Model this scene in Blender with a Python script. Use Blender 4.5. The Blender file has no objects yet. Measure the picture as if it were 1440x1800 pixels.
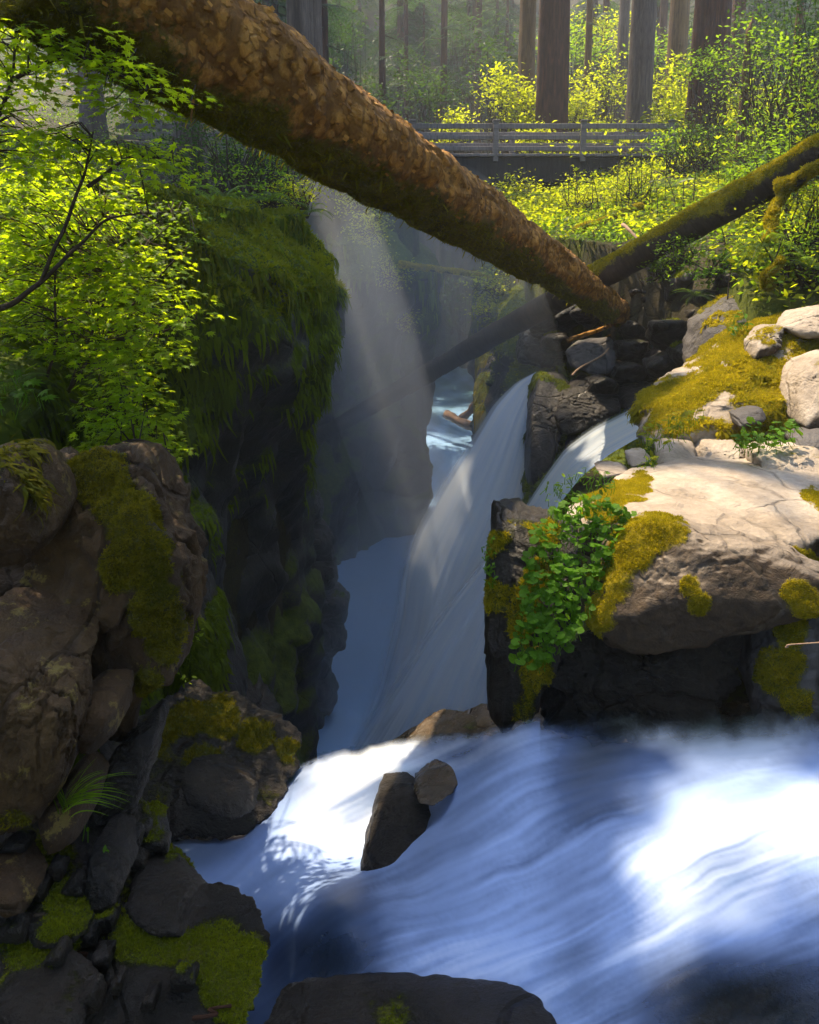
import bpy, bmesh, math
import numpy as np
from mathutils import Vector

RNG = np.random.default_rng(11)
scene = bpy.context.scene
COL = scene.collection

# ------------------------------------------------------------------ camera
PITCH = math.radians(10.0)
F_PX = 1300.0                                   # focal length in photo pixels (photo is 1440 x 1800)
SHIFT = 216.0
cam_d = bpy.data.cameras.new('camera')
cam_d.sensor_fit = 'VERTICAL'; cam_d.sensor_height = 36.0
cam_d.lens = 36.0 * F_PX / 1800.0
cam_d.shift_y = -SHIFT / 1800.0
cam_d.clip_start = 0.05; cam_d.clip_end = 2000.0
cam = bpy.data.objects.new('camera', cam_d); COL.objects.link(cam)
cam.location = (0, 0, 0)
cam.rotation_euler = (math.radians(90) - PITCH, 0, 0)
scene.camera = cam

# ------------------------------------------------------------------ sky and sun
SUN_EL, SUN_AZ = math.radians(61), math.radians(-35)      # azimuth from +Y, to the left is negative
SUN = np.array([math.sin(SUN_AZ)*math.cos(SUN_EL), math.cos(SUN_AZ)*math.cos(SUN_EL), math.sin(SUN_EL)])
world = bpy.data.worlds.new('World'); scene.world = world; world.use_nodes = True
wn = world.node_tree; wn.nodes.clear()
sky = wn.nodes.new('ShaderNodeTexSky'); sky.sky_type = 'NISHITA'; sky.sun_disc = False
sky.sun_elevation = SUN_EL; sky.sun_rotation = SUN_AZ
bg = wn.nodes.new('ShaderNodeBackground'); bg.inputs['Strength'].default_value = 0.15
wo = wn.nodes.new('ShaderNodeOutputWorld')
wn.links.new(sky.outputs[0], bg.inputs[0]); wn.links.new(bg.outputs[0], wo.inputs[0])
sun_d = bpy.data.lights.new('sun', 'SUN'); sun_d.energy = 3.7; sun_d.angle = math.radians(0.5)
sun_d.color = (1.0, 0.83, 0.58)
sun_o = bpy.data.objects.new('sun', sun_d); COL.objects.link(sun_o)
sun_o.rotation_euler = Vector(-SUN).to_track_quat('-Z', 'Y').to_euler()
sun_o.location = (-20, 24, 48)

scene.view_settings.view_transform = 'Standard'
scene.view_settings.look = 'None'
scene.view_settings.gamma = 1.0
scene.view_settings.use_curve_mapping = False
scene.view_settings.exposure = 1.92
cy = scene.cycles
cy.max_bounces = 8; cy.diffuse_bounces = 3; cy.glossy_bounces = 2; cy.transmission_bounces = 4
cy.volume_bounces = 1; cy.transparent_max_bounces = 24
cy.use_denoising = True
cy.sample_clamp_indirect = 4.0
cy.caustics_reflective = False; cy.caustics_refractive = False

# ------------------------------------------------------------------ helpers
CP, SP = math.cos(PITCH), math.sin(PITCH)
def P(px, py, d):
    """world point seen at photo pixel (px, py), d metres ahead"""
    px = np.asarray(px, float); py = np.asarray(py, float); d = np.asarray(d, float)
    xs = (px - 720) / F_PX; ys = (900 - py - SHIFT) / F_PX
    y = CP + ys * SP; z = -SP + ys * CP
    return np.stack(np.broadcast_arrays(xs / y * d, d, z / y * d), -1)
def Pz(px, py, zz):
    py_ = np.asarray(py, float); ys = (900 - py_ - SHIFT) / F_PX
    return P(px, py, np.asarray(zz) * (CP + ys * SP) / (-SP + ys * CP))
def to_px(p):
    p = np.asarray(p, float)
    f = p[..., 1]*CP - p[..., 2]*SP; u = p[..., 1]*SP + p[..., 2]*CP
    return 720 + F_PX*p[..., 0]/f, 900 - SHIFT - F_PX*u/f, f

def _h(ix, iy, iz, seed):
    h = (ix * 374761393 + iy * 668265263 + iz * 2147483647 + seed * 1274126177) & 0xFFFFFFFF
    h = ((h ^ (h >> 13)) * 1274126177) & 0xFFFFFFFF
    h = ((h ^ (h >> 16)) * 2246822519) & 0xFFFFFFFF
    return ((h ^ (h >> 15)) & 0xFFFF) / 32767.5 - 1.0
def vnoise(p, seed=0):
    p = np.asarray(p, float); i = np.floor(p).astype(np.int64); f = p - i
    u = f*f*f*(f*(f*6-15)+10)
    out = 0
    for dx in (0, 1):
        wx = u[:, 0] if dx else 1-u[:, 0]
        for dy in (0, 1):
            wy = u[:, 1] if dy else 1-u[:, 1]
            for dz in (0, 1):
                wz = u[:, 2] if dz else 1-u[:, 2]
                out = out + wx*wy*wz*_h(i[:, 0]+dx, i[:, 1]+dy, i[:, 2]+dz, seed)
    return out
def fbm(p, octs=4, seed=0, gain=.5):
    p = np.asarray(p, float); a = 1.0; t = 0; s = 0
    for k in range(octs):
        s = s + a*vnoise(p + 17.3*k, seed+k); t += a; a *= gain; p = p*2.03
    return s/t
def sstep(a, b, x):
    t = np.clip((x-a)/(b-a), 0, 1); return t*t*(3-2*t)
def norm(v):
    v = np.asarray(v, float); return v/np.maximum(np.linalg.norm(v, axis=-1, keepdims=True), 1e-9)

def mesh(name, V, Fs, mat, smooth=True, attrs=None, uv=None):
    V = np.asarray(V, np.float32)
    if isinstance(Fs, np.ndarray): Fs = [Fs]
    Fs = [np.asarray(f, np.int32) for f in Fs if len(f)]
    me = bpy.data.meshes.new(name)
    me.vertices.add(len(V)); me.vertices.foreach_set('co', V.ravel())
    li = np.concatenate([f.ravel() for f in Fs])
    tot = np.concatenate([np.full(len(f), f.shape[1], np.int32) for f in Fs])
    st = np.concatenate([[0], np.cumsum(tot)[:-1]]).astype(np.int32)
    me.loops.add(len(li)); me.loops.foreach_set('vertex_index', li)
    me.polygons.add(len(tot)); me.polygons.foreach_set('loop_start', st); me.polygons.foreach_set('loop_total', tot)
    me.polygons.foreach_set('use_smooth', np.full(len(tot), bool(smooth)))
    for k, a in (attrs or {}).items():
        a = np.asarray(a, np.float32)
        if a.ndim == 1:
            at = me.attributes.new(k, 'FLOAT', 'POINT'); at.data.foreach_set('value', a)
        else:
            at = me.attributes.new(k, 'FLOAT_COLOR', 'POINT')
            at.data.foreach_set('color', np.concatenate([a[:, :3], np.ones((len(a), 1), np.float32)], 1).ravel().astype(np.float32))
    if uv is not None:
        l = me.uv_layers.new(name='UVMap'); l.data.foreach_set('uv', np.asarray(uv, np.float32)[li].ravel())
    me.update(calc_edges=True); me.validate()
    if mat: me.materials.append(MAT[mat] if isinstance(mat, str) else mat)
    return me
def link(name, me, parent=None):
    o = bpy.data.objects.new(name, me); COL.objects.link(o)
    if parent: o.parent = parent
    return o
def wloc(o):
    p = np.zeros(3)
    while o is not None: p = p + np.array(o.location); o = o.parent
    return p
def obj(name, V, Fs, mat, parent=None, base=None, **k):
    """V in world space; a top-level mesh gets its origin at its base, a part stays in its thing's space"""
    V = np.asarray(V, float)
    if parent is None and base is None:
        base = (V.min(0)+V.max(0))/2; base[2] = V[:, 2].min()
    if parent is not None: base = wloc(parent)
    o = link(name, mesh(name, V-base, Fs, mat, **k), parent)
    if parent is None: o.location = base
    return o
def tag(o, label, cat, group=None, kind=None):
    o['label'] = label
    if cat: o['category'] = cat
    if group: o['group'] = group
    if kind: o['kind'] = kind
    return o
def empty(name, loc=(0, 0, 0)):
    o = bpy.data.objects.new(name, None); COL.objects.link(o); o.location = [float(c) for c in loc]; o.empty_display_size = .1
    return o

def tube(pts, rad, seg=8, caps=True, wob=0, seed=0, wobs=2.0):
    pts = np.asarray(pts, float); n = len(pts); rad = np.broadcast_to(np.asarray(rad, float), (n,))
    t = norm(np.gradient(pts, axis=0))
    ref = np.array([0, 0, 1.]) if abs(t[0, 2]) < .9 else np.array([1., 0, 0])
    a = norm(np.cross(t, ref)); b = np.cross(t, a)
    th = np.linspace(0, 2*np.pi, seg, endpoint=False)
    V = pts[:, None] + rad[:, None, None]*(np.cos(th)[None, :, None]*a[:, None] + np.sin(th)[None, :, None]*b[:, None])
    if wob:
        q = V.reshape(-1, 3); nrm = norm(q - np.repeat(pts, seg, 0))
        V = (q + nrm*(wob*fbm(q*wobs, 4, seed))[:, None]).reshape(n, seg, 3)
    V = V.reshape(-1, 3)
    i = np.arange(n-1)[:, None]*seg; j = np.arange(seg)[None]; j2 = (j+1) % seg
    Q = np.stack([i+j, i+j2, i+seg+j2, i+seg+j], -1).reshape(-1, 4)
    Fs = [Q]
    if caps:
        V = np.concatenate([V, pts[[0]], pts[[-1]]])
        c0, c1 = n*seg, n*seg+1; jj = np.arange(seg); k2 = (jj+1) % seg
        Fs.append(np.stack([np.full(seg, c0), k2, jj], -1)); Fs.append(np.stack([np.full(seg, c1), (n-1)*seg+jj, (n-1)*seg+k2], -1))
    return V, Fs
def join(parts):
    """[(V, [F..])] -> V, [F..]"""
    Vs, by, o = [], {}, 0
    for V, Fs in parts:
        if isinstance(Fs, np.ndarray): Fs = [Fs]
        for f in Fs: by.setdefault(f.shape[1], []).append(f+o)
        Vs.append(V); o += len(V)
    return np.concatenate(Vs), [np.concatenate(v) for v in by.values()]
def box(c, s, R=None):
    s = np.asarray(s)/2
    V = np.array([[x, y, z] for x in (-1, 1) for y in (-1, 1) for z in (-1, 1)])*s
    if R is not None: V = V @ np.asarray(R).T
    return V+np.asarray(c), np.array([[0, 1, 3, 2], [4, 6, 7, 5], [0, 4, 5, 1], [2, 3, 7, 6], [0, 2, 6, 4], [1, 5, 7, 3]])
def grid_faces(nu, nv, off=0):
    i = np.arange(nu-1)[:, None]*nv; j = np.arange(nv-1)[None]
    return np.stack([i+j, i+nv+j, i+nv+j+1, i+j+1], -1).reshape(-1, 4)+off
def frames(nrm, rng, spin=None):
    nrm = norm(nrm); n = len(nrm)
    r = rng.normal(size=(n, 3)) if spin is None else np.broadcast_to(spin, (n, 3)) + rng.normal(size=(n, 3))*.25
    x = norm(r - (r*nrm).sum(-1, keepdims=True)*nrm); y = np.cross(nrm, x)
    return np.stack([x, y, nrm], -1)                 # columns
def inst(T, TF, pos, R, s):
    n, k = len(pos), len(T)
    s = np.broadcast_to(np.asarray(s, float), (n,))
    V = np.einsum('nij,kj->nki', R, T)*s[:, None, None] + pos[:, None]
    F = (TF[None] + (np.arange(n)*k)[:, None, None]).reshape(-1, TF.shape[1])
    return V.reshape(-1, 3), F

# leaf templates: the leaf points along +x, its face is +z
def _fan(pts):
    T = np.array([[.0, 0, 0]] + pts); n = len(pts)
    return T, np.array([[0, i+1, i+2] for i in range(n-1)])
def maple_leaf():
    pts = []
    for a, r in zip([-125, -98, -74, -52, -30, -15, 0, 15, 30, 52, 74, 98, 125], [.42, .28, .75, .42, .95, .55, 1.1, .55, .95, .42, .75, .28, .42]):
        a = math.radians(a); pts.append([r*math.cos(a)*.62+.28, r*math.sin(a)*.62, -.10*r*r])
    T, F = _fan(pts); T[0] = [.22, 0, .03]; return T, F
def oval_leaf():
    T = np.array([[0, 0, 0], [.3, .2, -.03], [.3, -.2, -.03], [.7, .2, -.06], [.7, -.2, -.06], [1, 0, -.15]])
    return T, np.array([[0, 2, 1], [1, 2, 4], [1, 4, 3], [3, 4, 5]])
def round_leaf():
    pts = []
    for k in range(11):
        a = math.radians(-160+32*k); r = .5*(1.0 if k % 2 else .9); pts.append([.5+r*math.cos(a)*1.0, r*math.sin(a), -.06+.04*(k % 2)])
    T, F = _fan(pts); T[0] = [.35, 0, .0]; return T, F
def quad_leaf():
    return np.array([[0, 0, 0], [.5, .24, -.03], [1, 0, -.12], [.5, -.24, -.03]]), np.array([[0, 3, 1], [1, 3, 2]])
LEAF = dict(maple=maple_leaf(), oval=oval_leaf(), round=round_leaf(), quad=quad_leaf())
def leaves(kind, pos, nrm, size, rng, spin=None):
    T, F = LEAF[kind]
    V, Fc = inst(T, F, np.asarray(pos), frames(nrm, rng, spin), size)
    return V, Fc, len(T)

def rbf(ctrl, val, q, smooth=1e-3):
    """thin-plate interpolation in 2-D"""
    c = np.asarray(ctrl, float)/400.0; q = np.asarray(q, float)/400.0; val = np.asarray(val, float)
    if val.ndim == 1: val = val[:, None]
    def ph(r2): return .5*r2*np.log(np.maximum(r2, 1e-12))
    n = len(c)
    K = ph(((c[:, None]-c[None])**2).sum(-1)) + smooth*np.eye(n)
    Pm = np.c_[np.ones(n), c]
    A = np.block([[K, Pm], [Pm.T, np.zeros((3, 3))]])
    w = np.linalg.solve(A, np.r_[val, np.zeros((3, val.shape[1]))])
    return (ph(((q[:, None]-c[None])**2).sum(-1)) @ w[:n] + np.c_[np.ones(len(q)), q] @ w[n:]).squeeze()

# ------------------------------------------------------------------ materials
MAT = {}
class NT:
    def __init__(s, name):
        s.m = bpy.data.materials.new(name); s.m.use_nodes = True; s.t = s.m.node_tree; s.t.nodes.clear(); MAT[name] = s.m
        s.out = s.n('ShaderNodeOutputMaterial')
    def n(s, typ, **k):
        nd = s.t.nodes.new(typ)
        for a, v in k.items():
            if hasattr(nd, a) and a not in nd.inputs: setattr(nd, a, v)
            else: nd.inputs[a].default_value = v
        return nd
    def l(s, a, b): s.t.links.new(a, b)
    def attr(s, name, col=False):
        a = s.n('ShaderNodeAttribute', attribute_name=name); return a.outputs['Color' if col else 'Fac']
    def coord(s, scale=(1, 1, 1), kind='Object'):
        c = s.n('ShaderNodeTexCoord'); m = s.n('ShaderNodeMapping'); m.inputs['Scale'].default_value = scale
        if kind == 'Object':                   # object space + location: copies do not repeat the pattern
            oi = s.n('ShaderNodeObjectInfo'); a = s.n('ShaderNodeVectorMath', operation='ADD')
            s.l(c.outputs[kind], a.inputs[0]); s.l(oi.outputs['Location'], a.inputs[1]); s.l(a.outputs[0], m.inputs[0])
        else: s.l(c.outputs[kind], m.inputs[0])
        return m.outputs[0]
    def noise(s, vec, scale, detail=5, rough=.6, dist=0):
        t = s.n('ShaderNodeTexNoise'); t.inputs['Scale'].default_value = scale; t.inputs['Detail'].default_value = detail
        t.inputs['Roughness'].default_value = rough; t.inputs['Distortion'].default_value = dist
        if vec is not None: s.l(vec, t.inputs['Vector'])
        return t.outputs['Fac']
    def ramp(s, fac, stops, interp='LINEAR'):
        r = s.n('ShaderNodeValToRGB'); e = r.color_ramp.elements; r.color_ramp.interpolation = interp
        while len(e) < len(stops): e.new(.5)
        for k, (p, c) in enumerate(stops):
            e[k].position = p; e[k].color = (*c, 1) if len(c) == 3 else c
        s.l(fac, r.inputs[0]); return r.outputs[0]
    def g(s, fac, a, b):                       # greyscale ramp a..b
        m = s.n('ShaderNodeMapRange'); m.inputs[1].default_value = a; m.inputs[2].default_value = b; s.l(fac, m.inputs[0]); return m.outputs[0]
    def mix(s, fac, a, b, blend='MIX'):
        m = s.n('ShaderNodeMix', data_type='RGBA', blend_type=blend)
        for v, i in ((fac, 0), (a, 6), (b, 7)):
            if hasattr(v, 'is_output'): s.l(v, m.inputs[i])
            else: m.inputs[i].default_value = v if i == 0 else (*v, 1)
        return m.outputs[2]
    def math(s, op, a, b=0.0, clamp=False):
        m = s.n('ShaderNodeMath', operation=op, use_clamp=clamp)
        for v, i in ((a, 0), (b, 1)):
            if hasattr(v, 'is_output'): s.l(v, m.inputs[i])
            else: m.inputs[i].default_value = v
        return m.outputs[0]
    def bump(s, h, strength=.5, dist=.02, nrm=None):
        b = s.n('ShaderNodeBump'); b.inputs['Strength'].default_value = strength; b.inputs['Distance'].default_value = dist
        s.l(h, b.inputs['Height'])
        if nrm is not None: s.l(nrm, b.inputs['Normal'])
        return b.outputs[0]
    def bsdf(s, col, rough=.7, nrm=None, spec=.5, **k):
        b = s.n('ShaderNodeBsdfPrincipled')
        for v, i in ((col, 'Base Color'), (rough, 'Roughness')):
            if hasattr(v, 'is_output'): s.l(v, b.inputs[i])
            else: b.inputs[i].default_value = v if i == 'Roughness' else (*v, 1)
        b.inputs['Specular IOR Level'].default_value = spec
        if nrm is not None: s.l(nrm, b.inputs['Normal'])
        return b.outputs[0]
    def done(s, sh): s.l(sh, s.out.inputs['Surface']); return s.m

def rock_mat(name, c1, c2, c3, rough=(.55, .85), stain=None, cracks=.5, moss=((.05, .07, .005), (.16, .15, .01)), bump=.6, spec=.4, lichen=None):
    s = NT(name); v = s.coord()
    big = s.noise(v, 1.6, 6, .65, .4); fine = s.noise(v, 14, 8, .7); speck = s.noise(v, 60, 4, .7)
    c = s.ramp(big, [(.3, c1), (.5, c2), (.72, c3)])
    c = s.mix(.45, c, s.ramp(fine, [(.3, (.25, .25, .25)), (.7, (1, 1, 1))]), 'MULTIPLY')
    vo = s.n('ShaderNodeTexVoronoi', feature='DISTANCE_TO_EDGE'); vo.inputs['Scale'].default_value = 1.1
    wv = s.n('ShaderNodeMix', data_type='VECTOR'); wv.inputs[0].default_value = .22
    nz = s.n('ShaderNodeTexNoise'); nz.inputs['Scale'].default_value = 2.2; nz.inputs['Detail'].default_value = 4; s.l(v, nz.inputs['Vector'])
    s.l(v, wv.inputs[4]); s.l(nz.outputs['Color'], wv.inputs[5]); s.l(wv.outputs[1], vo.inputs['Vector'])
    crack = s.g(vo.outputs['Distance'], 0.0, .018)
    crack = s.math('MAXIMUM', crack, s.g(s.noise(v, 1.3, 3), .47, .4))
    if stain:
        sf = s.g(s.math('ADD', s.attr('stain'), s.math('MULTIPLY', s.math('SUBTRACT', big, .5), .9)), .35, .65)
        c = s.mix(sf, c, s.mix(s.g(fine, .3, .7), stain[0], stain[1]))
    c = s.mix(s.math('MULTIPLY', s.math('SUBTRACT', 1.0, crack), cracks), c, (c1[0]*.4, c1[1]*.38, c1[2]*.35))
    if lichen:
        ln = s.noise(v, 5.5, 7, .75); c = s.mix(s.g(ln, .58, .62), c, s.mix(s.g(fine, .3, .7), lichen[0], lichen[1]))
    mk = s.attr('moss'); mn = s.noise(v, 26, 5, .75)
    mf = s.g(s.math('ADD', mk, s.math('MULTIPLY', s.math('SUBTRACT', mn, .5), .7)), .42, .58)
    mc = s.mix(s.g(s.noise(v, 9, 4), .3, .7), moss[0], moss[1])
    c = s.mix(mf, c, mc)
    rg = s.math('ADD', s.math('MULTIPLY', fine, rough[1]-rough[0]), rough[0])
    rg = s.math('MAXIMUM', rg, mf)
    h = s.math('ADD', s.math('MULTIPLY', fine, .7), s.math('MULTIPLY', speck, .3))
    h = s.math('ADD', h, s.math('MULTIPLY', s.noise(v, 5.5, 8, .62, .8), 1.6))
    h = s.math('ADD', h, s.math('MULTIPLY', crack, .8))
    h = s.math('ADD', h, s.math('MULTIPLY', s.math('MULTIPLY', mn, mf), 1.6))
    return s.done(s.bsdf(c, rg, s.bump(h, bump, .045), spec))
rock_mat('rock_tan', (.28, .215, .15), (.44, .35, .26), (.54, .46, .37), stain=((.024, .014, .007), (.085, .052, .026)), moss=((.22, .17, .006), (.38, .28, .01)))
rock_mat('rock_grey', (.05, .042, .038), (.09, .078, .072), (.14, .125, .115), moss=((.09, .09, .005), (.22, .18, .01)))
rock_mat('rock_dark', (.010, .008, .006), (.024, .018, .013), (.048, .036, .025), rough=(.14, .6), cracks=0, moss=((.06, .075, .004), (.16, .16, .008)), spec=.35, bump=.9)
rock_mat('rock_brown', (.032, .015, .004), (.080, .040, .010), (.14, .078, .020), rough=(.5, .85), moss=((.07, .065, .004), (.17, .14, .008)), lichen=((.14, .09, .015), (.22, .16, .035)), bump=.9)
rock_mat('rock_wet_brown', (.03, .02, .012), (.08, .05, .025), (.15, .09, .035), rough=(.12, .4), spec=.6)
rock_mat('cliff', (.018, .018, .016), (.035, .033, .028), (.06, .055, .045), rough=(.3, .8), moss=((.04, .06, .004), (.10, .13, .008)), spec=.4)
rock_mat('soil', (.03, .022, .012), (.05, .04, .02), (.07, .055, .03), rough=(.8, .95), moss=((.04, .055, .006), (.10, .11, .01)), spec=.2)

def leaf_mat(name, dif, trn, gloss=.35, mixf=.5, var=.35, dif2=None):
    s = NT(name); v = s.attr('tint')
    d1 = s.mix(v, dif2 or tuple(x*(1-var) for x in dif), tuple(min(1, x*(1+var*(dif2 is None))) for x in dif))
    t1 = s.mix(v, tuple(x*(1-var) for x in trn), tuple(min(1, x*(1+var)) for x in trn))
    b = s.bsdf(d1, gloss, None, .12)
    t = s.n('ShaderNodeBsdfTranslucent'); s.l(t1, t.inputs[0])
    m = s.n('ShaderNodeMixShader'); m.inputs[0].default_value = mixf
    s.l(b, m.inputs[1]); s.l(t.outputs[0], m.inputs[2]); return s.done(m.outputs[0])
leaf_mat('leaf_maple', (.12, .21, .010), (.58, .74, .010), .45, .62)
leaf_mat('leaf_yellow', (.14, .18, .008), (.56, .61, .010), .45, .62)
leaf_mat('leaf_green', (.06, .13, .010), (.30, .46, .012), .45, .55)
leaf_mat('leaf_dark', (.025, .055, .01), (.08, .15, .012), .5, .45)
leaf_mat('leaf_clover', (.08, .18, .010), (.26, .48, .010), .5, .5)
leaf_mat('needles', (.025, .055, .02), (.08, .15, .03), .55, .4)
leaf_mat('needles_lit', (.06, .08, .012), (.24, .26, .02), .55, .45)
leaf_mat('fern', (.05, .09, .02), (.18, .28, .02), .35, .45)
leaf_mat('moss_gold', (.42, .32, .010), (.60, .48, .012), .85, .4, dif2=(.10, .125, .006))
leaf_mat('moss_green', (.22, .23, .006), (.30, .34, .01), .85, .35, dif2=(.07, .10, .005))
leaf_mat('moss_deep', (.14, .19, .006), (.22, .30, .008), .85, .35, dif2=(.04, .06, .004))
leaf_mat('moss_olive', (.24, .19, .010), (.30, .26, .01), .85, .35, dif2=(.07, .08, .005))

def bark_mat(name, cols, sc=(1, 1, 1), scale=6, bump=1.0, moss=False, flake=0, rough=.85):
    s = NT(name); v = s.coord(sc, 'UV')
    a = s.noise(v, scale, 8, .72, .6); b = s.noise(v, scale*4, 5, .7)
    c = s.ramp(a, [(.28, cols[0]), (.5, cols[1]), (.72, cols[2])])
    h = s.math('ADD', a, s.math('MULTIPLY', b, .4))
    if flake:
        vo = s.n('ShaderNodeTexVoronoi', feature='F1'); vo.inputs['Scale'].default_value = scale*flake; vo.inputs['Randomness'].default_value = 1
        wm = s.n('ShaderNodeMix', data_type='VECTOR'); wm.inputs[0].default_value = .12
        nz = s.n('ShaderNodeTexNoise'); nz.inputs['Scale'].default_value = scale*1.6; nz.inputs['Detail'].default_value = 5; s.l(v, nz.inputs['Vector'])
        s.l(v, wm.inputs[4]); s.l(nz.outputs['Color'], wm.inputs[5]); s.l(wm.outputs[1], vo.inputs['Vector'])
        ed = s.g(vo.outputs['Distance'], .62, .38)
        c = s.mix(s.math('MULTIPLY', s.math('SUBTRACT', 1.0, ed), .6), c, tuple(x*.4 for x in cols[0]))
        c = s.mix(.5, c, s.ramp(vo.outputs['Color'], [(0, (.45, .4, .35)), (1, (1.2, 1.1, 1.0))]), 'MULTIPLY')
        h = s.math('ADD', h, s.math('MULTIPLY', ed, 1.0))
    c = s.mix(.4, c, s.ramp(b, [(.3, (.3, .3, .3)), (.7, (1.1, 1.1, 1.1))]), 'MULTIPLY')
    if moss:
        mk = s.attr('moss'); o = s.coord(); mn = s.noise(o, 16, 5, .75)
        mf = s.g(s.math('ADD', mk, s.math('MULTIPLY', s.math('SUBTRACT', mn, .5), .9)), .42, .6)
        c = s.mix(mf, c, s.mix(s.g(s.noise(o, 5, 3), .3, .7), moss[0], moss[1])); h = s.math('ADD', h, s.math('MULTIPLY', mf, mn))
    return s.done(s.bsdf(c, rough, s.bump(h, bump, .03), .25))
bark_mat('bark_log', ((.20, .085, .012), (.52, .25, .045), (.78, .44, .11)), (1, 1, 1), 6.0, 1.0, ((.07, .06, .004), (.18, .14, .01)), 1.8)
bark_mat('bark_mossy', ((.02, .012, .007), (.045, .03, .016), (.075, .05, .028)), (1, 5, 1), 2.5, .8, ((.16, .15, .006), (.30, .25, .01)))
bark_mat('bark_grey', ((.05, .036, .03), (.11, .082, .068), (.18, .14, .115)), (9, 1, 1), 1.0, 1.0)
bark_mat('bark_red', ((.022, .010, .006), (.065, .027, .014), (.14, .052, .022)), (9, 1, 1), 1.0, 1.0)
bark_mat('bark_brown', ((.055, .033, .014), (.14, .082, .035), (.22, .135, .055)), (9, 1, 1), 1.0, 1.0)
bark_mat('twig', ((.03, .02, .012), (.06, .04, .024), (.10, .065, .04)), (1, 4, 1), 3, .5)
bark_mat('driftwood', ((.30, .17, .10), (.45, .28, .17), (.55, .38, .26)), (1, 8, 1), 2, .5)
bark_mat('rail_wood', ((.10, .085, .08), (.19, .165, .155), (.28, .25, .24)), (1, 10, 1), 1.5, .4)
bark_mat('dark_wood', ((.012, .011, .012), (.03, .027, .027), (.05, .045, .045)), (1, 8, 1), 1.5, .5)

def water_mats():
    s = NT('river_water'); foam = s.attr('foam'); al = s.attr('alpha')
    v = s.coord(); n = s.noise(v, 30, 5, .6)
    c = s.ramp(foam, [(0, (.012, .024, .04)), (.3, (.07, .11, .22)), (.58, (.26, .36, .62)), (.82, (.60, .68, .86)), (1, (.88, .92, .97))])
    r = s.math('ADD', .35, s.math('MULTIPLY', foam, .5))
    b = s.bsdf(c, r, s.bump(n, .03, .01), .2)
    t = s.n('ShaderNodeBsdfTransparent'); t.inputs[0].default_value = (.75, .82, .85, 1)
    m = s.n('ShaderNodeMixShader'); s.l(al, m.inputs[0]); s.l(t.outputs[0], m.inputs[1]); s.l(b, m.inputs[2]); s.done(m.outputs[0])
    s = NT('fall_water'); d = s.attr('dens'); v = s.coord((1, 1, 1), 'UV')
    a = s.noise(s.coord((11, .55, 1), 'UV'), 1.0, 5, .55, .5); b_ = s.noise(s.coord((90, 1.6, 1), 'UV'), 1.0, 4, .6, .2)
    st = s.math('ADD', s.math('MULTIPLY', a, .85), s.math('MULTIPLY', b_, .15))
    c = s.ramp(st, [(.25, (.62, .74, .92)), (.5, (.82, .89, .98)), (.7, (.96, .98, 1.0))])
    bs = s.bsdf(c, .7, s.bump(st, .10, .05), .1)
    tr = s.n('ShaderNodeBsdfTranslucent'); s.l(c, tr.inputs[0])
    m0 = s.n('ShaderNodeMixShader'); m0.inputs[0].default_value = .62; s.l(bs, m0.inputs[1]); s.l(tr.outputs[0], m0.inputs[2])
    t = s.n('ShaderNodeBsdfTransparent')
    fac = s.math('MULTIPLY', d, s.math('ADD', s.g(st, .25, .6), .25), True)
    fac = s.math('MAXIMUM', fac, s.g(d, .8, 1.0))
    m = s.n('ShaderNodeMixShader'); s.l(fac, m.inputs[0]); s.l(t.outputs[0], m.inputs[1]); s.l(m0.outputs[0], m.inputs[2]); s.done(m.outputs[0])
    s = NT('pool_foam'); v = s.coord((1, .35, 1)); a = s.noise(v, .9, 7, .6, .6)
    f = s.attr('foam')
    c = s.mix(s.math('ADD', f, s.math('MULTIPLY', s.math('SUBTRACT', a, .5), .5), True), (.04, .12, .14), (.36, .60, .98))
    s.done(s.bsdf(c, .45, s.bump(a, .4, .25), .4))
water_mats()

def vol_mat(name, dens, col=(1, 1, 1), aniso=.3):
    s = NT(name); p = s.n('ShaderNodeVolumePrincipled'); p.inputs['Color'].default_value = (*col, 1)
    p.inputs['Density'].default_value = dens; p.inputs['Anisotropy'].default_value = aniso
    s.l(p.outputs[0], s.out.inputs['Volume']); return s.m
# ------------------------------------------------------------------ rocks
def ico(sub):
    bm = bmesh.new(); bmesh.ops.create_icosphere(bm, subdivisions=sub, radius=1.0)
    V = np.array([v.co[:] for v in bm.verts]); F = np.array([[v.index for v in f.verts] for f in bm.faces]); bm.free()
    return norm(V), F
ICO = {k: ico(k) for k in (3, 4, 5, 6)}
def hull_planes(Q):
    bm = bmesh.new()
    for q in Q: bm.verts.new(q)
    bmesh.ops.convex_hull(bm, input=list(bm.verts))
    bm.normal_update()
    c = np.mean([v.co[:] for v in bm.verts if v.link_faces], axis=0)
    N, H = [], []
    for f in bm.faces:
        n = np.array(f.normal[:]); h = float(n @ (np.array(f.verts[0].co[:])-c))
        if h < 0: n, h = -n, -h
        if h > 1e-4: N.append(n); H.append(h)
    bm.free()
    return c, np.array(N), np.array(H)
def vnormals(V, F):
    n = np.zeros_like(V); t = F if F.shape[1] == 3 else F[:, :3]
    fn = np.cross(V[t[:, 1]]-V[t[:, 0]], V[t[:, 2]]-V[t[:, 0]])
    for k in range(F.shape[1]): np.add.at(n, F[:, k], fn)
    return norm(n)
def moss_mask(V, N, amount, up=.55, seed=0, scale=2.2):
    if amount <= 0: return np.zeros(len(V))
    n = fbm(V*scale, 4, seed)*1.1
    return np.clip(amount - .5 + up*(N[:, 2]-.25) + n*.8, 0, 1)
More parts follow.
